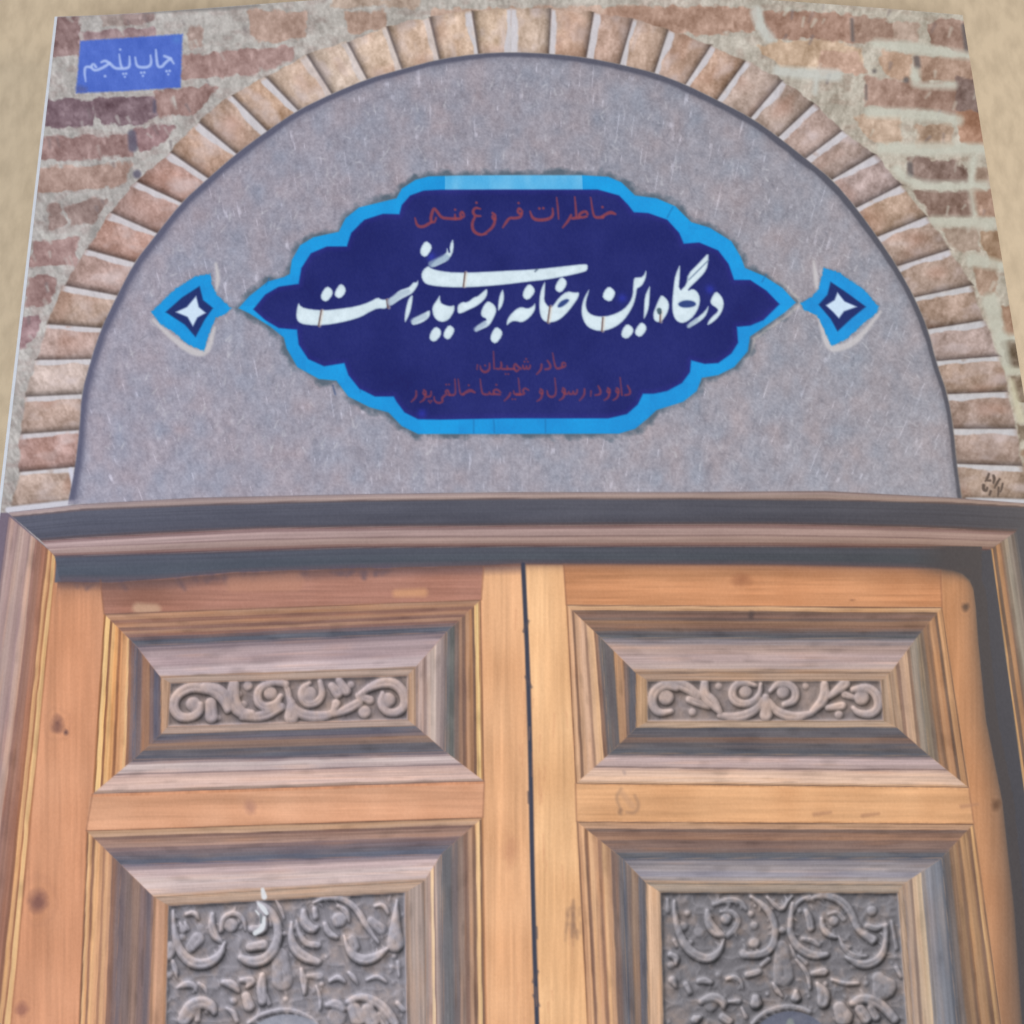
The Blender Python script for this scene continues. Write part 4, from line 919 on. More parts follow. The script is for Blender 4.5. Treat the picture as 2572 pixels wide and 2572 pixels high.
# ------------------------------------------------------------------ carved panels
def carve(rim, field, rimcols, base, strokes, label, seed, tan=.3, amp=1.0, wide=1.55, deep=.3, gain=.36, leafy=False):
    lr = np.random.default_rng(seed)
    tb = lambda c: [(0, tuple(v * .8 for v in c)), (.25, c), (.7, tuple(v * .97 for v in c)), (.92, tuple(v * .84 for v in c)), (1, tuple(v * .74 for v in c))]
    frame(rim, field, tb(rimcols[0]), tb(rimcols[1]), tb(rimcols[2]), tb(rimcols[3]), label, seed, 9)
    w = win(*bbox(field, 6)); x, y = X[w], Y[w]
    H = np.zeros(x.shape)
    yc = min(p[1] for p in field) - 10; xc = min(p[0] for p in field) - 10
    if leafy:                                                       # acanthus lobes springing from the larger scrolls
        more = []
        for kk, p, hs in strokes:
            if len(p) < 4 or max(a[2] for a in p) < 24: continue
            f = smooth([tuple(a) for a in p], 2, False); n = len(f)
            cx_ = sum(a[0] for a in f) / n; cy_ = sum(a[1] for a in f) / n
            acc = 40
            for a, b in zip(f[:-1], f[1:]):
                l = math.dist(a[:2], b[:2]); acc += l
                if acc < 88 or l < 1: continue
                acc = 0
                tx, ty = (b[0] - a[0]) / l, (b[1] - a[1]) / l
                nx, ny = -ty, tx
                if nx * (cx_ - a[0]) + ny * (cy_ - a[1]) < 0: nx, ny = -nx, -ny
                sg = 1 if lr.random() < .78 else -1
                L_ = lr.uniform(55, 110); r0 = lr.uniform(15, 24)
                ex, ey = a[0] + sg * nx * L_ * .9 + tx * L_ * .55, a[1] + sg * ny * L_ * .9 + ty * L_ * .55
                mx_, my_ = (a[0] + ex) / 2 + tx * 14, (a[1] + ey) / 2 + ty * 14
                more.append((kk, [(a[0] + sg * nx * a[2] * .6, a[1] + sg * ny * a[2] * .6, r0), (mx_, my_, r0 * .9), (ex, ey, r0 * .35)], .62))
        for i in range(70):
            k0 = strokes[0][0] if i % 2 else strokes[-1][0]
            ax, ay = lr.uniform(150, 1800), lr.uniform(380, 1932); an = lr.uniform(0, 6.28); L_ = lr.uniform(40, 90)
            more.append((k0, [(ax, ay, 16), (ax + L_ * .6 * math.cos(an), ay + L_ * .6 * math.sin(an) - 14, 14), (ax + L_ * math.cos(an), ay + L_ * math.sin(an), 5)], .4))
        strokes = more + strokes
    for kk, p, hs in strokes:
        q = [(a, b, r * (wide if len(p) > 1 else 1.15)) for a, b, r in K(*kk, p)]
        if len(q) > 2: q = smooth(q, 2, False)
        rmax = max(a[2] for a in q)
        ys_, xs_ = np.where((x > min(a[0] for a in q) - rmax - 3) & (x < max(a[0] for a in q) + rmax + 3) & (y > min(a[1] for a in q) - rmax - 3) & (y < max(a[1] for a in q) + rmax + 3))
        if len(ys_) == 0: continue
        sl = slice(ys_.min(), ys_.max() + 1), slice(xs_.min(), xs_.max() + 1)
        sd = cap_sd(q, x[sl], y[sl])
        rr = rmax; hs = hs * (.7 if len(q) == 1 else 1)
        d = np.clip(-sd / rr, 0, 1)
        e = np.clip(-sd / min(4.2, rr), 0, 1); e = e * e * (3 - 2 * e)
        h = e * (4.2 + .22 * rr) * hs + np.sqrt(np.clip(1 - (1 - d) ** 2, 0, 1)) * rr * hs * .34
        if rr > 5.5 and len(q) > 1: h = h - 2.4 * np.exp(-((1 - d) / .13) ** 2)          # vein along a leaf
        H[sl] = np.maximum(H[sl], h)
    H += (fbm(x / 19, y / 19, seed, 3) * 2.6 + fbm(x / 5, y / 9, seed + 2, 2) * .7) * amp
    rdg = 1 - np.abs(fbm(x / 34 + .35 * vn(x / 20, y / 20, 2), y / 26, seed + 1, 2)) * 3.4
    H = np.maximum(H, np.clip(rdg - .45, 0, 1) * 3.6 * amp + fbm(x / 40, y / 40, seed + 3, 2) * 3)
    sd = poly_sd(field, x, y)
    H = np.maximum(H, np.clip((sd + 6) * 1.1, 0, 7))
    Hs = gblur(H, 1.0)
    st = 2.3
    gy, gx = np.gradient(Hs, st)
    n = np.sqrt(gx * gx + gy * gy + 1)
    lit = (-gx * -.42 + -gy * -.70 + .62) / n / .62
    cav = np.clip((gblur(H, 5) - H) / 7, -1, 1.4)
    dn = gblur(H, 2.5); sh = np.roll(np.roll(dn, 4, 0), 2, 1) - H
    sh = np.clip(sh / 9, 0, 1)
    t = np.clip(fbm(x / 30, y / 30, seed + 5, 3) + tan + H / 130, 0, 1)[..., None]
    b = col(base) * (1 - t) + col((198, 168, 150)) * t * .55 + col(base) * t * .45
    c = b * (np.clip(1 - gain + gain * lit, .4, 1.6) * (1 - .2 * np.clip(cav, -.7, 1.2)) * (1 - .2 * sh) * (1 - deep * .45 + deep * np.clip(H / 7, 0, 1)))[..., None]
    c = c + (STREAK[w] * 7 / 255)[..., None]
    blend(w, np.clip(.5 - sd / 4, 0, 1), c, label)

A = (380, 1660, 680)
sA = [(A, p, h) for p, h in (
 ([(430, 215, 22), (300, 180, 26), (190, 230, 24), (150, 320, 24), (190, 395, 24), (270, 410, 22), (345, 370, 22), (350, 310, 16)], .9), ([(300, 310, 50)], .8),
 ([(380, 190, 25), (480, 215, 36), (530, 280, 30), (545, 350, 18)], .9), ([(425, 300, 26), (430, 400, 30)], .8), ([(400, 400, 22)], .9), ([(480, 405, 22)], .9), ([(445, 415, 20)], .9),
 ([(590, 170, 26), (575, 290, 34), (640, 375, 28), (720, 370, 16)], .8), ([(690, 180, 34)], .8), ([(625, 235, 26)], .8), ([(660, 310, 26)], .8),
 ([(850, 232, 46)], .9), ([(960, 165, 18), (860, 150, 16), (765, 195, 20), (755, 290, 22), (810, 335, 22), (890, 310, 20), (925, 250, 14)], .9),
 ([(925, 330, 22), (800, 400, 26), (650, 400, 18)], .8), ([(935, 145, 14), (975, 205, 16), (985, 290, 14)], .9),
 ([(1128, 235, 50)], .9), ([(1205, 150, 14), (1225, 240, 18), (1185, 300, 20), (1110, 315, 20), (1065, 260, 18), (1075, 190, 16), (1130, 160, 12)], .9),
 ([(990, 270, 14), (1020, 345, 22), (1100, 395, 26), (1250, 395, 24), (1310, 360, 16)], .8), ([(1000, 300, 20), (1000, 400, 34)], .7),
 ([(1290, 180, 20), (1330, 230, 26)], .8), ([(1340, 140, 18), (1390, 215, 24)], .9), ([(1425, 170, 26)], .9), ([(1320, 305, 22), (1300, 350, 16)], .9), ([(1300, 385, 14), (1400, 345, 24), (1480, 300, 22)], .8),
 ([(1690, 280, 50)], .9), ([(1490, 235, 14), (1600, 165, 24), (1720, 150, 26), (1800, 215, 24), (1815, 310, 22), (1765, 370, 22), (1680, 370, 20), (1630, 300, 18), (1650, 230, 12)], .9),
 ([(1522, 365, 44)], .9), ([(1480, 250, 18), (1560, 280, 22)], .8))]
carve(R1, B([(636, 660), (1524, 630), (1522, 796), (626, 822)]), ((182, 164, 160), (196, 168, 152), (186, 168, 166), (198, 166, 148)), (152, 140, 143), sA, CARV_L1, 41, .30, .6, 1.7, .07, .27)
Bq = (1580, 1660, 680)
sB = [(Bq, p, h) for p, h in (
 ([(265, 262, 52)], .9), ([(340, 190, 20), (250, 165, 22), (170, 225, 24), (165, 320, 22), (215, 375, 20), (300, 360, 14)], .9), ([(300, 150, 22), (400, 180, 28), (495, 245, 20)], .8),
 ([(430, 195, 20), (480, 230, 18)], .8), ([(540, 160, 20), (535, 245, 26), (590, 290, 30), (645, 360, 16)], .9), ([(452, 365, 28)], 1), ([(430, 275, 18), (490, 295, 22), (570, 330, 14)], .8), ([(640, 180, 26)], .7),
 ([(832, 222, 44)], .9), ([(900, 175, 12), (800, 145, 18), (735, 200, 20), (740, 275, 22), (805, 312, 20), (885, 295, 18), (935, 235, 14), (940, 165, 10)], .9), ([(950, 275, 14), (900, 360, 22), (780, 405, 24), (650, 390, 16)], .8),
 ([(1100, 225, 44)], .9), ([(1010, 215, 12), (1060, 160, 18), (1135, 158, 18), (1192, 210, 20), (1185, 285, 20), (1110, 312, 16)], .9), ([(1000, 285, 14), (1050, 365, 22), (1180, 405, 24), (1300, 375, 16)], .8),
 ([(975, 260, 18), (978, 385, 30)], .8), ([(1260, 180, 24)], .7), ([(1395, 170, 20), (1400, 270, 28), (1310, 360, 18)], .9), ([(1430, 255, 16), (1540, 165, 26)], .9), ([(1420, 335, 16), (1520, 320, 20)], .8), ([(1498, 385, 30)], 1),
 ([(1660, 262, 52)], .9), ([(1600, 205, 16), (1700, 185, 22), (1775, 245, 24), (1785, 335, 22), (1725, 385, 22), (1640, 375, 18), (1600, 335, 12)], .9), ([(1540, 240, 18), (1600, 260, 14)], .8))]
carve(R1r, C_([(524, 650), (1398, 650), (1408, 800), (526, 802)]), ((188, 164, 152), (182, 160, 146), (190, 170, 158), (200, 168, 142)), (152, 140, 140), sB, CARV_R1, 45, .32, .6, 1.7, .07, .27)
Cq, Dq = (380, 2172, 400), (680, 2172, 400)
sL2 = [(Cq, p, h) for p, h in (
 ([(965, 735, 82)], .7), ([(850, 800, 24), (850, 680, 26), (930, 595, 28), (1050, 590, 30), (1130, 680, 24), (1140, 790, 14)], .9), ([(740, 600, 24), (725, 740, 38), (765, 860, 40), (840, 930, 24)], .8),
 ([(265, 560, 14), (278, 800, 30), (320, 1000, 42), (430, 1150, 50), (560, 1215, 52), (720, 1190, 50), (840, 1090, 36), (890, 950, 18)], .8),
 ([(430, 600, 22), (530, 575, 30), (575, 660, 14)], .9), ([(350, 710, 18), (390, 790, 34)], .8), ([(410, 700, 16), (440, 780, 26)], .8), ([(380, 880, 44)], .8), ([(480, 1000, 50), (560, 900, 60)], .5), ([(600, 760, 50)], .5),
 ([(1290, 455, 20), (1430, 530, 34), (1520, 680, 40), (1545, 850, 40), (1500, 1020, 48), (1390, 1150, 52), (1230, 1190, 54), (1090, 1130, 34)], .8),
 ([(1230, 780, 40), (1340, 800, 50), (1370, 690, 40), (1330, 560, 40), (1300, 480, 22)], .8), ([(1440, 600, 20), (1450, 740, 16)], .9), ([(1200, 1000, 44), (1360, 975, 50)], .8), ([(1510, 430, 14), (1570, 530, 24), (1610, 650, 14)], .9),
 ([(1617, 838, 34)], 1), ([(225, 960, 26), (230, 1050, 56), (220, 1130, 26)], .8), ([(260, 1170, 22), (290, 1270, 30), (310, 1370, 12)], .9), ([(215, 1340, 42)], .8), ([(175, 1520, 40)], .8), ([(230, 520, 24)], .7),
 ([(320, 1490, 18), (430, 1440, 40), (530, 1465, 30), (545, 1540, 14)], .8), ([(580, 1440, 22), (650, 1490, 28), (672, 1570, 12)], .9), ([(380, 1820, 40), (480, 1700, 56), (620, 1660, 60), (730, 1710, 52), (765, 1800, 26)], .8),
 ([(400, 1880, 60), (480, 1800, 50)], .7), ([(560, 1760, 36), (560, 1880, 30)], .8), ([(680, 1780, 36)], .8), ([(880, 1425, 30), (990, 1450, 48), (1060, 1540, 20)], .9), ([(810, 1400, 12), (825, 1480, 12)], .9),
 ([(1090, 1400, 26), (1240, 1400, 44), (1170, 1480, 24)], .8), ([(1150, 1600, 44), (1190, 1720, 50)], .7), ([(1000, 1655, 44)], .8), ([(920, 1740, 20), (1000, 1790, 30), (1040, 1900, 24)], .9),
 ([(1350, 1340, 30), (1335, 1500, 50), (1350, 1660, 40)], .8), ([(1400, 1580, 16), (1430, 1690, 22)], .9), ([(1470, 1140, 12), (1480, 1280, 10)], .8), ([(1630, 1635, 36)], 1), ([(1560, 1100, 70), (1590, 1400, 90)], .3),
 ([(1180, 1920, 22), (1280, 1850, 24), (1400, 1795, 26), (1650, 1745, 28), (1900, 1830, 26), (2010, 1932, 24)], .8), ([(1650, 2600, 600)], .02))]
sL2 += [(Dq, p, h) for p, h in (
 ([(255, 700, 18), (240, 880, 34), (295, 1030, 46), (420, 1130, 50), (570, 1180, 36)], .8), ([(310, 680, 14), (350, 850, 26), (430, 960, 34), (570, 975, 34)], .8), ([(400, 560, 26), (405, 700, 48), (500, 790, 50), (560, 760, 24)], .8), ([(530, 540, 26), (545, 640, 28)], .9),
 ([(830, 670, 88)], .7), ([(660, 720, 26), (700, 830, 34), (800, 880, 24)], .9), ([(820, 500, 22), (920, 560, 30), (952, 690, 14)], .9), ([(520, 460, 14), (650, 405, 26), (830, 400, 30), (985, 475, 32), (1090, 610, 32), (1150, 730, 30), (1305, 945, 16)], .9),
 ([(890, 860, 14), (925, 1000, 26), (1010, 1115, 44), (1150, 1165, 52), (1300, 1110, 44), (1410, 1020, 24)], .8), ([(990, 900, 40), (1010, 1000, 50)], .5), ([(1270, 500, 20), (1370, 480, 26), (1425, 590, 18)], .9), ([(1220, 680, 40), (1340, 780, 50)], .5),
 ([(1530, 430, 14), (1510, 700, 44), (1510, 960, 76)], .6), ([(1500, 1110, 34)], .8), ([(1470, 1240, 34)], .8), ([(1545, 1180, 20), (1555, 1350, 16)], .9), ([(1490, 1430, 30)], .8),
 ([(720, 1410, 22), (820, 1355, 34), (895, 1420, 18)], .9), ([(950, 1310, 20), (1000, 1360, 30), (1050, 1440, 14)], .9), ([(1170, 1395, 20), (1300, 1345, 28), (1400, 1420, 16)], .9), ([(370, 1270, 22), (400, 1420, 36), (412, 1560, 20)], .9), ([(430, 1340, 12), (445, 1420, 12)], .9), ([(550, 1470, 14), (600, 1600, 22), (600, 1750, 16)], .9),
 ([(450, 1350, 24), (600, 1350, 36)], .6), ([(940, 1660, 30), (1090, 1590, 40), (1290, 1660, 46), (1430, 1800, 46), (1510, 1932, 40)], .8), ([(1010, 1750, 60), (1060, 1870, 70)], .6), ([(1180, 1760, 60), (1230, 1900, 70)], .6), ([(1330, 1830, 40), (1390, 1932, 40)], .7),
 ([(690, 1700, 30), (800, 1680, 50), (880, 1750, 30)], .7), ([(800, 1850, 110)], .4), ([(620, 1450, 32)], 1), ([(675, 1120, 26)], .9), ([(1540, 1680, 26), (1610, 1760, 26)], .9), ([(1650, 1560, 24)], .8))]
carve(R2, B([(628, 1490), (1512, 1440), (1542, 3200), (590, 3200)]), ((196, 174, 164), (182, 168, 168), (190, 170, 165), (206, 166, 146)), (148, 144, 152), sL2, CARV_L2, 51, .12, 1, 1.5, .05, .36, True)
Eq, Fq = (1640, 2172, 400), (1900, 2172, 400)
sR2 = [(Eq, p, h) for p, h in (
 ([(890, 660, 66)], .9), ([(660, 560, 26), (670, 700, 44), (760, 820, 50), (860, 860, 24)], .8), ([(830, 570, 20), (950, 560, 28), (1045, 650, 26), (1010, 770, 30), (900, 870, 26)], .7), ([(740, 480, 24), (900, 420, 30), (1060, 440, 30), (1130, 540, 20)], .7),
 ([(260, 440, 18), (265, 620, 28), (320, 850, 36), (420, 1020, 42), (560, 1125, 46), (700, 1145, 44), (815, 1050, 32), (865, 900, 14)], .8), ([(455, 940, 36)], .9), ([(420, 590, 40)], .8), ([(370, 750, 54)], .7), ([(560, 820, 60)], .5),
 ([(1190, 390, 20), (1370, 510, 34), (1470, 680, 34), (1492, 860, 34), (1440, 1020, 40), (1310, 1100, 40), (1100, 1100, 34)], .8), ([(1190, 600, 40)], .9), ([(1230, 740, 50)], .8), ([(1230, 950, 66)], .8), ([(1100, 1080, 54)], .8), ([(1240, 500, 24)], .9),
 ([(1320, 1220, 24), (1400, 1150, 26)], .9), ([(1150, 1335, 34), (1280, 1300, 34)], .8), ([(1390, 395, 18), (1470, 480, 26), (1565, 560, 24), (1620, 470, 22), (1690, 380, 14)], .9), ([(1570, 795, 46)], 1),
 ([(175, 420, 18), (185, 560, 24)], .7), ([(215, 1090, 30), (290, 1130, 34), (280, 1210, 20)], .9), ([(220, 1220, 44)], .7), ([(235, 1400, 40), (280, 1480, 18)], .8), ([(260, 920, 22), (290, 990, 18)], .8),
 ([(560, 1410, 30), (640, 1400, 36), (700, 1430, 26)], .8), ([(795, 1340, 40)], .8), ([(900, 1385, 22), (1000, 1355, 30), (1080, 1430, 20), (1090, 1510, 12)], .9), ([(590, 1660, 34), (720, 1590, 44), (850, 1650, 44), (860, 1730, 24)], .8), ([(700, 1700, 80)], .5),
 ([(1245, 1620, 40), (1250, 1680, 54)], 1), ([(1390, 1570, 28)], 1), ([(1460, 1440, 16), (1500, 1520, 30), (1570, 1600, 16)], 1), ([(1560, 1000, 60), (1580, 1350, 90)], .3), ([(1735, 1540, 24), (1735, 1615, 46)], 1), ([(1890, 1600, 24)], .9),
 ([(930, 1660, 20), (1040, 1660, 30)], .8), ([(1080, 1740, 18), (1130, 1850, 22)], .9), ([(850, 1850, 40), (920, 1900, 40)], .8), ([(520, 1880, 44), (560, 1860, 30)], .9), ([(600, 1830, 20)], .9), ([(400, 1450, 30), (450, 1550, 24)], .7),
 ([(1210, 1932, 24), (1290, 1840, 26), (1420, 1760, 28), (1620, 1715, 28), (1800, 1740, 28), (1900, 1785, 26)], .8))]
sR2 += [(Fq, p, h) for p, h in (
 ([(440, 470, 20), (405, 700, 30), (420, 880, 34), (520, 1020, 40), (680, 1105, 44), (850, 1095, 30)], .8), ([(650, 380, 18), (500, 450, 26), (440, 580, 18)], .8), ([(525, 560, 32)], .9), ([(600, 560, 26), (640, 650, 36), (660, 770, 36)], .8), ([(560, 900, 24), (680, 920, 30), (760, 980, 20)], .7),
 ([(410, 980, 14), (465, 1110, 20)], .9), ([(480, 1150, 18), (620, 1310, 26), (650, 1500, 18)], .9), ([(510, 1110, 18), (610, 1195, 22)], .9), ([(940, 685, 58)], .8), ([(790, 660, 22), (800, 760, 30), (860, 840, 34), (960, 880, 22)], .9), ([(880, 600, 18), (980, 570, 26), (1060, 660, 26)], .7),
 ([(620, 430, 18), (780, 365, 32), (950, 395, 38), (1090, 490, 40), (1175, 640, 36), (1230, 790, 32), (1410, 960, 18)], .7), ([(1000, 870, 14), (1060, 1020, 26), (1180, 1110, 30), (1330, 1110, 20)], .8), ([(1090, 1120, 20), (1270, 1225, 42), (1430, 1195, 44), (1540, 1080, 36), (1575, 900, 26), (1570, 740, 30)], .8),
 ([(1400, 560, 60)], .8), ([(1250, 740, 34)], .8), ([(1340, 740, 30), (1450, 780, 34), (1540, 740, 24)], .8), ([(1320, 840, 30), (1410, 910, 44)], .8), ([(1640, 690, 18), (1700, 1020, 22)], .8), ([(1690, 1120, 36)], .8), ([(1640, 1190, 20)], .9), ([(1700, 1250, 26), (1755, 1360, 22)], .9), ([(1660, 430, 30)], .7),
 ([(690, 1320, 30), (820, 1300, 40)], .8), ([(840, 1445, 32)], 1), ([(740, 1440, 20), (820, 1560, 60), (810, 1670, 54)], .7), ([(920, 1395, 20), (1080, 1445, 26), (1230, 1440, 22)], .9), ([(1480, 1380, 60), (1540, 1480, 110)], .35), ([(1170, 1680, 36), (1260, 1620, 44), (1420, 1640, 50), (1560, 1740, 46), (1680, 1880, 40)], .8),
 ([(1260, 1760, 50), (1330, 1870, 50)], .8), ([(1390, 1730, 36), (1450, 1850, 40)], .8), ([(1010, 1740, 60), (1060, 1850, 80)], .6), ([(960, 1870, 30)], .8), ([(1850, 1770, 26)], .9), ([(1180, 1230, 40)], .5), ([(1330, 1440, 34)], .7))]
carve(R2r, C_([(574, 1440), (1462, 1442), (1585, 3200), (612, 3200)]), ((176, 164, 158), (186, 168, 158), (180, 165, 160), (222, 190, 168)), (130, 127, 132), sR2, CARV_R2, 57, .06, 1, 1.5, .05, .40, True)
# the medallions the lower carvings run down to
for cx, cy, r, lb_, c in ((722, 2681, 141, CARV_L2, (160, 162, 176)), (1986, 2650, 118, CARV_R2, (108, 112, 130))):
    w = win(cx - r, cy - r, cx + r, cy + r)
    d = np.hypot(X[w] - cx, Y[w] - cy)
    blend(w, np.clip((r - 6 - d) / 4, 0, 1) * .8, col(c) + (fbm(X[w] / 16, Y[w] / 16, 3, 3) * 14 / 255)[..., None], lb_)
stroke([(1985, 2566, 8), (1985, 2580, 14)], (150, 156, 150), 3, alpha=.7)
# scraped white marks on the left carving
for p in ([(1350, 300, 22), (1370, 390, 34)], [(1300, 470, 16), (1360, 530, 34), (1400, 590, 22)], [(1370, 640, 18), (1350, 770, 34), (1260, 830, 30)], [(1270, 560, 10), (1300, 600, 12)]):
    stroke(K(*Cq, p), (226, 230, 236), 2, CARV_L2, alpha=.9)
stroke(K(*Cq, [(1330, 600, 12), (1330, 700, 12)]), (120, 128, 134), 2, alpha=.8)

# whole print is a soft-focus photograph
lab[(lab <= WALL) & (X > 1286)] = 40
img[:] = gblur(img, .45)
img += (vn(X / 2.6, Y / 5.0, 9) * 5 / 255)[..., None]
np.clip(img, 0, 1, out=img)

# ================================================================== meshes and materials
def lin(c): return np.where(c <= .04045, c / 12.92, ((c + .055) / 1.055) ** 2.4)
alb = np.clip((lin(img) - veil(X, Y)) / lit_by_lamps(X, Y), .004, .92)

def new_mat(name):
    m = bpy.data.materials.new(name); m.use_nodes = True
    return m, m.node_tree.nodes, m.node_tree.links, m.node_tree.nodes['Principled BSDF']

mp, nd, lk, b = new_mat('laminated_print')
at = nd.new('ShaderNodeVertexColor'); at.layer_name = 'print'
tc = nd.new('ShaderNodeTexCoord')
n1 = nd.new('ShaderNodeTexNoise'); n1.inputs['Scale'].default_value = 2600; n1.inputs['Detail'].default_value = 3
mr = nd.new('ShaderNodeMapRange'); mr.inputs[3].default_value = .94; mr.inputs[4].default_value = 1.06
mx = nd.new('ShaderNodeMix'); mx.data_type = 'RGBA'; mx.blend_type = 'MULTIPLY'; mx.inputs[0].default_value = 1
lk.new(tc.outputs['Object'], n1.inputs['Vector']); lk.new(n1.outputs['Fac'], mr.inputs[0])
lk.new(at.outputs['Color'], mx.inputs[6]); lk.new(mr.outputs[0], mx.inputs[7]); lk.new(mx.outputs[2], b.inputs['Base Color'])
n2 = nd.new('ShaderNodeTexNoise'); n2.inputs['Scale'].default_value = 16; n2.inputs['Detail'].default_value = 2
bp = nd.new('ShaderNodeBump'); bp.inputs['Strength'].default_value = .25; bp.inputs['Distance'].default_value = .0006
lk.new(tc.outputs['Object'], n2.inputs['Vector']); lk.new(n2.outputs['Fac'], bp.inputs['Height']); lk.new(bp.outputs[0], b.inputs['Normal'])
b.inputs['Roughness'].default_value = .36; b.inputs['IOR'].default_value = 1.5

mc, nd, lk, b = new_mat('white_card')
tc = nd.new('ShaderNodeTexCoord'); n1 = nd.new('ShaderNodeTexNoise'); n1.inputs['Scale'].default_value = 900
cr = nd.new('ShaderNodeValToRGB'); cr.color_ramp.elements[0].color = (.52, .53, .57, 1); cr.color_ramp.elements[1].color = (.66, .67, .71, 1)
lk.new(tc.outputs['Object'], n1.inputs['Vector']); lk.new(n1.outputs['Fac'], cr.inputs[0]); lk.new(cr.outputs[0], b.inputs['Base Color'])
b.inputs['Roughness'].default_value = .6

mg, nd, lk, b = new_mat('page_edges')
tc = nd.new('ShaderNodeTexCoord'); wv = nd.new('ShaderNodeTexWave'); wv.bands_direction = 'Z'; wv.inputs['Scale'].default_value = 1500; wv.inputs['Distortion'].default_value = 1
cr = nd.new('ShaderNodeValToRGB'); cr.color_ramp.elements[0].color = (.5, .47, .42, 1); cr.color_ramp.elements[1].color = (.72, .7, .64, 1)
lk.new(tc.outputs['Object'], wv.inputs['Vector']); lk.new(wv.outputs['Fac'], cr.inputs[0]); lk.new(cr.outputs[0], b.inputs['Base Color'])
b.inputs['Roughness'].default_value = .8

root = bpy.data.objects.new('book', None); S.collection.objects.link(root)
root.location = (OFF[0], OFF[1], 0)
tag(root, 'glossy paperback book whose cover pictures a carved double door under a brick arch', 'book')

def link(o, parent):
    S.collection.objects.link(o)
    if parent: o.parent = parent
    return o

def slab(name, u0, u1, v0, v1, zt, zb, mat, n=48, m=2):
    """block bounded by two height functions of u"""
    g = np.linspace(u0, u1, n); vv = np.linspace(v0, v1, m)
    P = []; F = []
    for f in (zt, zb):
        for v in vv:
            for u in g: P.append((u, -v, f(min(max(u, 0), W)) + THICK))
    N = n * m
    for j in range(m - 1):
        for i in range(n - 1):
            a = j * n + i
            F.append((a, a + n, a + n + 1, a + 1)); F.append((N + a, N + a + 1, N + a + n + 1, N + a + n))
    for i in range(n - 1):
        F.append((i, i + 1, N + i + 1, N + i)); a = (m - 1) * n + i
        F.append((a, N + a, N + a + 1, a + 1))
    for j in range(m - 1):
        a = j * n; F.append((a, N + a, N + a + n, a + n)); a += n - 1
        F.append((a, a + n, N + a + n, N + a))
    me = bpy.data.meshes.new(name); me.from_pydata(P, [], F); me.update()
    me.materials.append(mat)
    o = bpy.data.objects.new(name, me)
    return link(o, root)

cov = slab('front_cover', 0, W - .0003, -.00005, HT + .0001, lambda u: bow(u) - .00004, lambda u: bow(u) - .00042, mc)
slab('page_block', .0004, W - .0015, .0005, HT - .0005, lambda u: bow(u) - .00045, lambda u: .00045 - THICK, mg)
slab('back_cover', 0, W, 0, HT, lambda u: .00042 - THICK, lambda u: .00002 - THICK, mc, 4)
slab('spine', W - .0016, W - .0002, 0, HT, lambda u: -.00044, lambda u: .00043 - THICK, mc, 3)

# the print: one grid cut into one mesh per printed thing, all on the same domed sheet
idx_all = np.arange(NV * NU).reshape(NV, NU)
cell = lab[:-1, :-1]
def piece(name, labels, parent, label=None):
    m = np.isin(cell, labels)
    r, c = np.where(m)
    if len(r) == 0: return None
    q = np.stack([idx_all[r, c], idx_all[r + 1, c], idx_all[r + 1, c + 1], idx_all[r, c + 1]], 1)
    uq, inv = np.unique(q, return_inverse=True)
    co = np.stack([UU.ravel()[uq], -VV.ravel()[uq], ZZ.ravel()[uq] + THICK], 1).astype(np.float32)
    cl = np.concatenate([alb.reshape(-1, 3)[uq], np.ones((len(uq), 1))], 1).astype(np.float32)
    me = bpy.data.meshes.new(name)
    me.vertices.add(len(uq)); me.vertices.foreach_set('co', co.ravel())
    me.loops.add(q.size); me.loops.foreach_set('vertex_index', inv.ravel().astype(np.int32))
    me.polygons.add(len(q)); me.polygons.foreach_set('loop_start', np.arange(0, q.size, 4, dtype=np.int32))
    me.polygons.foreach_set('use_smooth', np.ones(len(q), bool))
    me.update(calc_edges=True)
    ca = me.color_attributes.new('print', 'FLOAT_COLOR', 'POINT'); ca.data.foreach_set('color', cl.ravel())
    me.materials.append(mp)
    o = link(bpy.data.objects.new(name, me), parent)
    if label: o['label'] = label
    return o

piece('printed_brick_wall', [WALL, 0], root)
piece('printed_brick_wall', [40], root)
piece('printed_brick_arch', [ARCH], root)
piece('printed_plaster', [PLASTER], root)
pq = piece('printed_tile_plaque', [PLAQUE], root, 'navy tile plaque with scalloped turquoise edge and white title')
piece('plaque_border', [BORDER], pq)
piece('title_lettering', [TITLE], pq, 'large white calligraphy')
piece('small_lettering', [TOPLINE], pq, 'single red line above the title')
piece('small_lettering', [DEDIC], pq, 'two red lines below the title')
o = piece('printed_tile_ornament', [ORN_L], root); piece('star', [STAR_L], o)
o = piece('printed_tile_ornament', [ORN_R], root); piece('star', [STAR_R], o)
o = piece('edition_label', [EDITION], root, 'blue rectangle with pale writing'); piece('lettering', [EDTEXT], o)
piece('publisher_emblem', [EMBLEM], root)
fr = piece('printed_door_frame', [FRAME], root); piece('lintel_moulding', [LINTEL], fr)
o = piece('printed_door_leaf', [LEAF_L], root)
for a_, c_ in ((PAN_L1, CARV_L1), (PAN_L2, CARV_L2)): piece('door_panel', [a_], o); piece('carved_ornament', [c_], o)
o = piece('printed_door_leaf', [LEAF_R], root)
for a_, c_ in ((PAN_R1, CARV_R1), (PAN_R2, CARV_R2)): piece('door_panel', [a_], o); piece('carved_ornament', [c_], o)

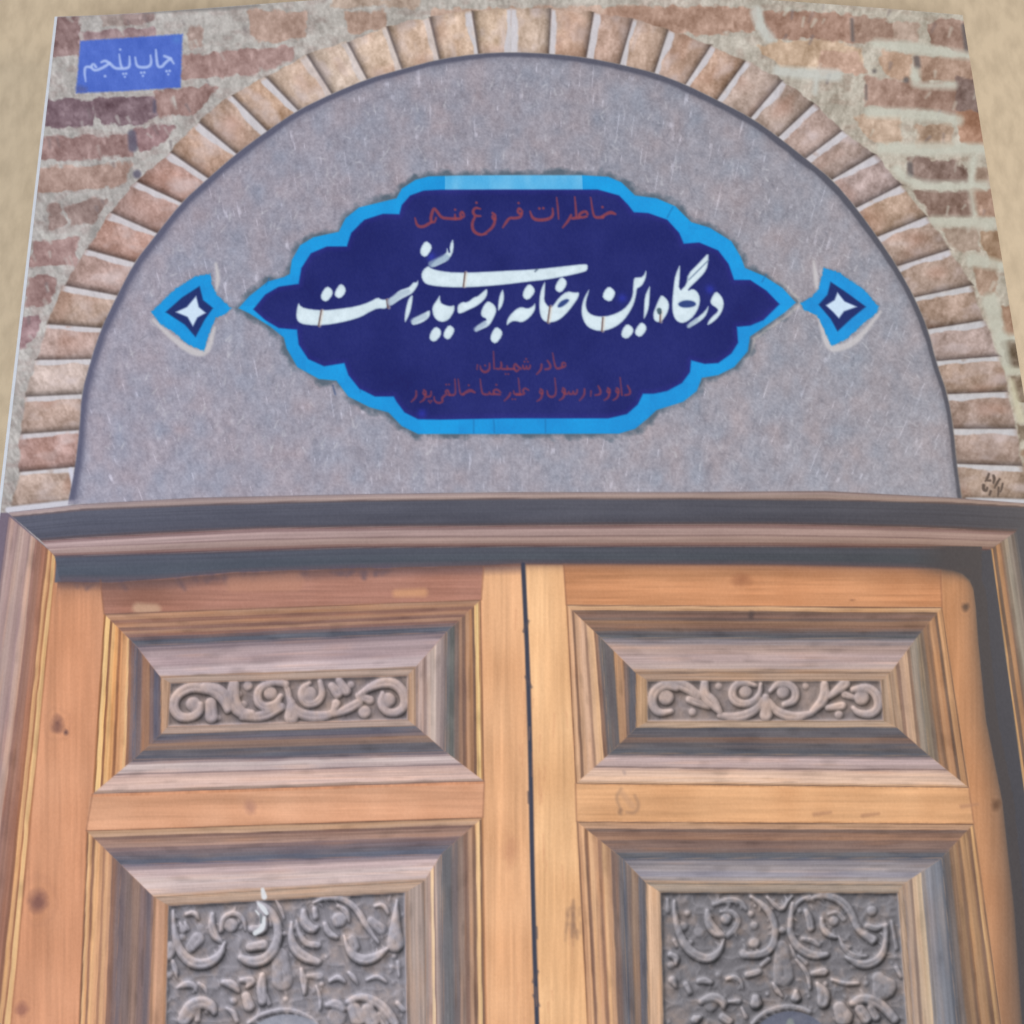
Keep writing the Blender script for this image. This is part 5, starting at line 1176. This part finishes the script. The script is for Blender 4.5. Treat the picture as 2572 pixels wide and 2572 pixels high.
# ------------------------------------------------------------------ the surface it lies on
mt, nd, lk, b = new_mat('tan_board')
tc = nd.new('ShaderNodeTexCoord')
mpn = nd.new('ShaderNodeMapping'); mpn.inputs['Scale'].default_value = (1, .45, 1); mpn.inputs['Rotation'].default_value = (0, 0, -.35)
lk.new(tc.outputs['Object'], mpn.inputs['Vector'])
na = nd.new('ShaderNodeTexNoise'); na.inputs['Scale'].default_value = 14; na.inputs['Detail'].default_value = 4
nb = nd.new('ShaderNodeTexNoise'); nb.inputs['Scale'].default_value = 520; nb.inputs['Detail'].default_value = 3
lk.new(mpn.outputs[0], na.inputs['Vector']); lk.new(mpn.outputs[0], nb.inputs['Vector'])
ra = nd.new('ShaderNodeValToRGB'); ra.color_ramp.elements[0].position = .3; ra.color_ramp.elements[1].position = .7
ra.color_ramp.elements[0].color = (.572, .448, .307, 1); ra.color_ramp.elements[1].color = (.592, .461, .31, 1)
rb = nd.new('ShaderNodeValToRGB'); rb.color_ramp.elements[0].position = .32; rb.color_ramp.elements[1].position = .62
rb.color_ramp.elements[0].color = (.80, .79, .78, 1); rb.color_ramp.elements[1].color = (1, 1, 1, 1)
mm = nd.new('ShaderNodeMix'); mm.data_type = 'RGBA'; mm.blend_type = 'MULTIPLY'; mm.inputs[0].default_value = .8
lk.new(na.outputs['Fac'], ra.inputs[0]); lk.new(nb.outputs['Fac'], rb.inputs[0])
lk.new(ra.outputs[0], mm.inputs[6]); lk.new(rb.outputs[0], mm.inputs[7]); lk.new(mm.outputs[2], b.inputs['Base Color'])
bp = nd.new('ShaderNodeBump'); bp.inputs['Strength'].default_value = .12; bp.inputs['Distance'].default_value = .0004
lk.new(nb.outputs['Fac'], bp.inputs['Height']); lk.new(bp.outputs[0], b.inputs['Normal'])
b.inputs['Roughness'].default_value = .5
me = bpy.data.meshes.new('table_surface')
s_ = 1.2; t_ = .02
me.from_pydata([(-s_, -s_, 0), (s_, -s_, 0), (s_, s_, 0), (-s_, s_, 0), (-s_, -s_, -t_), (s_, -s_, -t_), (s_, s_, -t_), (-s_, s_, -t_)], [],
               [(0, 1, 2, 3), (7, 6, 5, 4), (0, 4, 5, 1), (1, 5, 6, 2), (2, 6, 7, 3), (3, 7, 4, 0)])
me.materials.append(mt)
tag(link(bpy.data.objects.new('table_surface', me), None), 'plain tan tabletop the book lies on', 'table', 'structure')
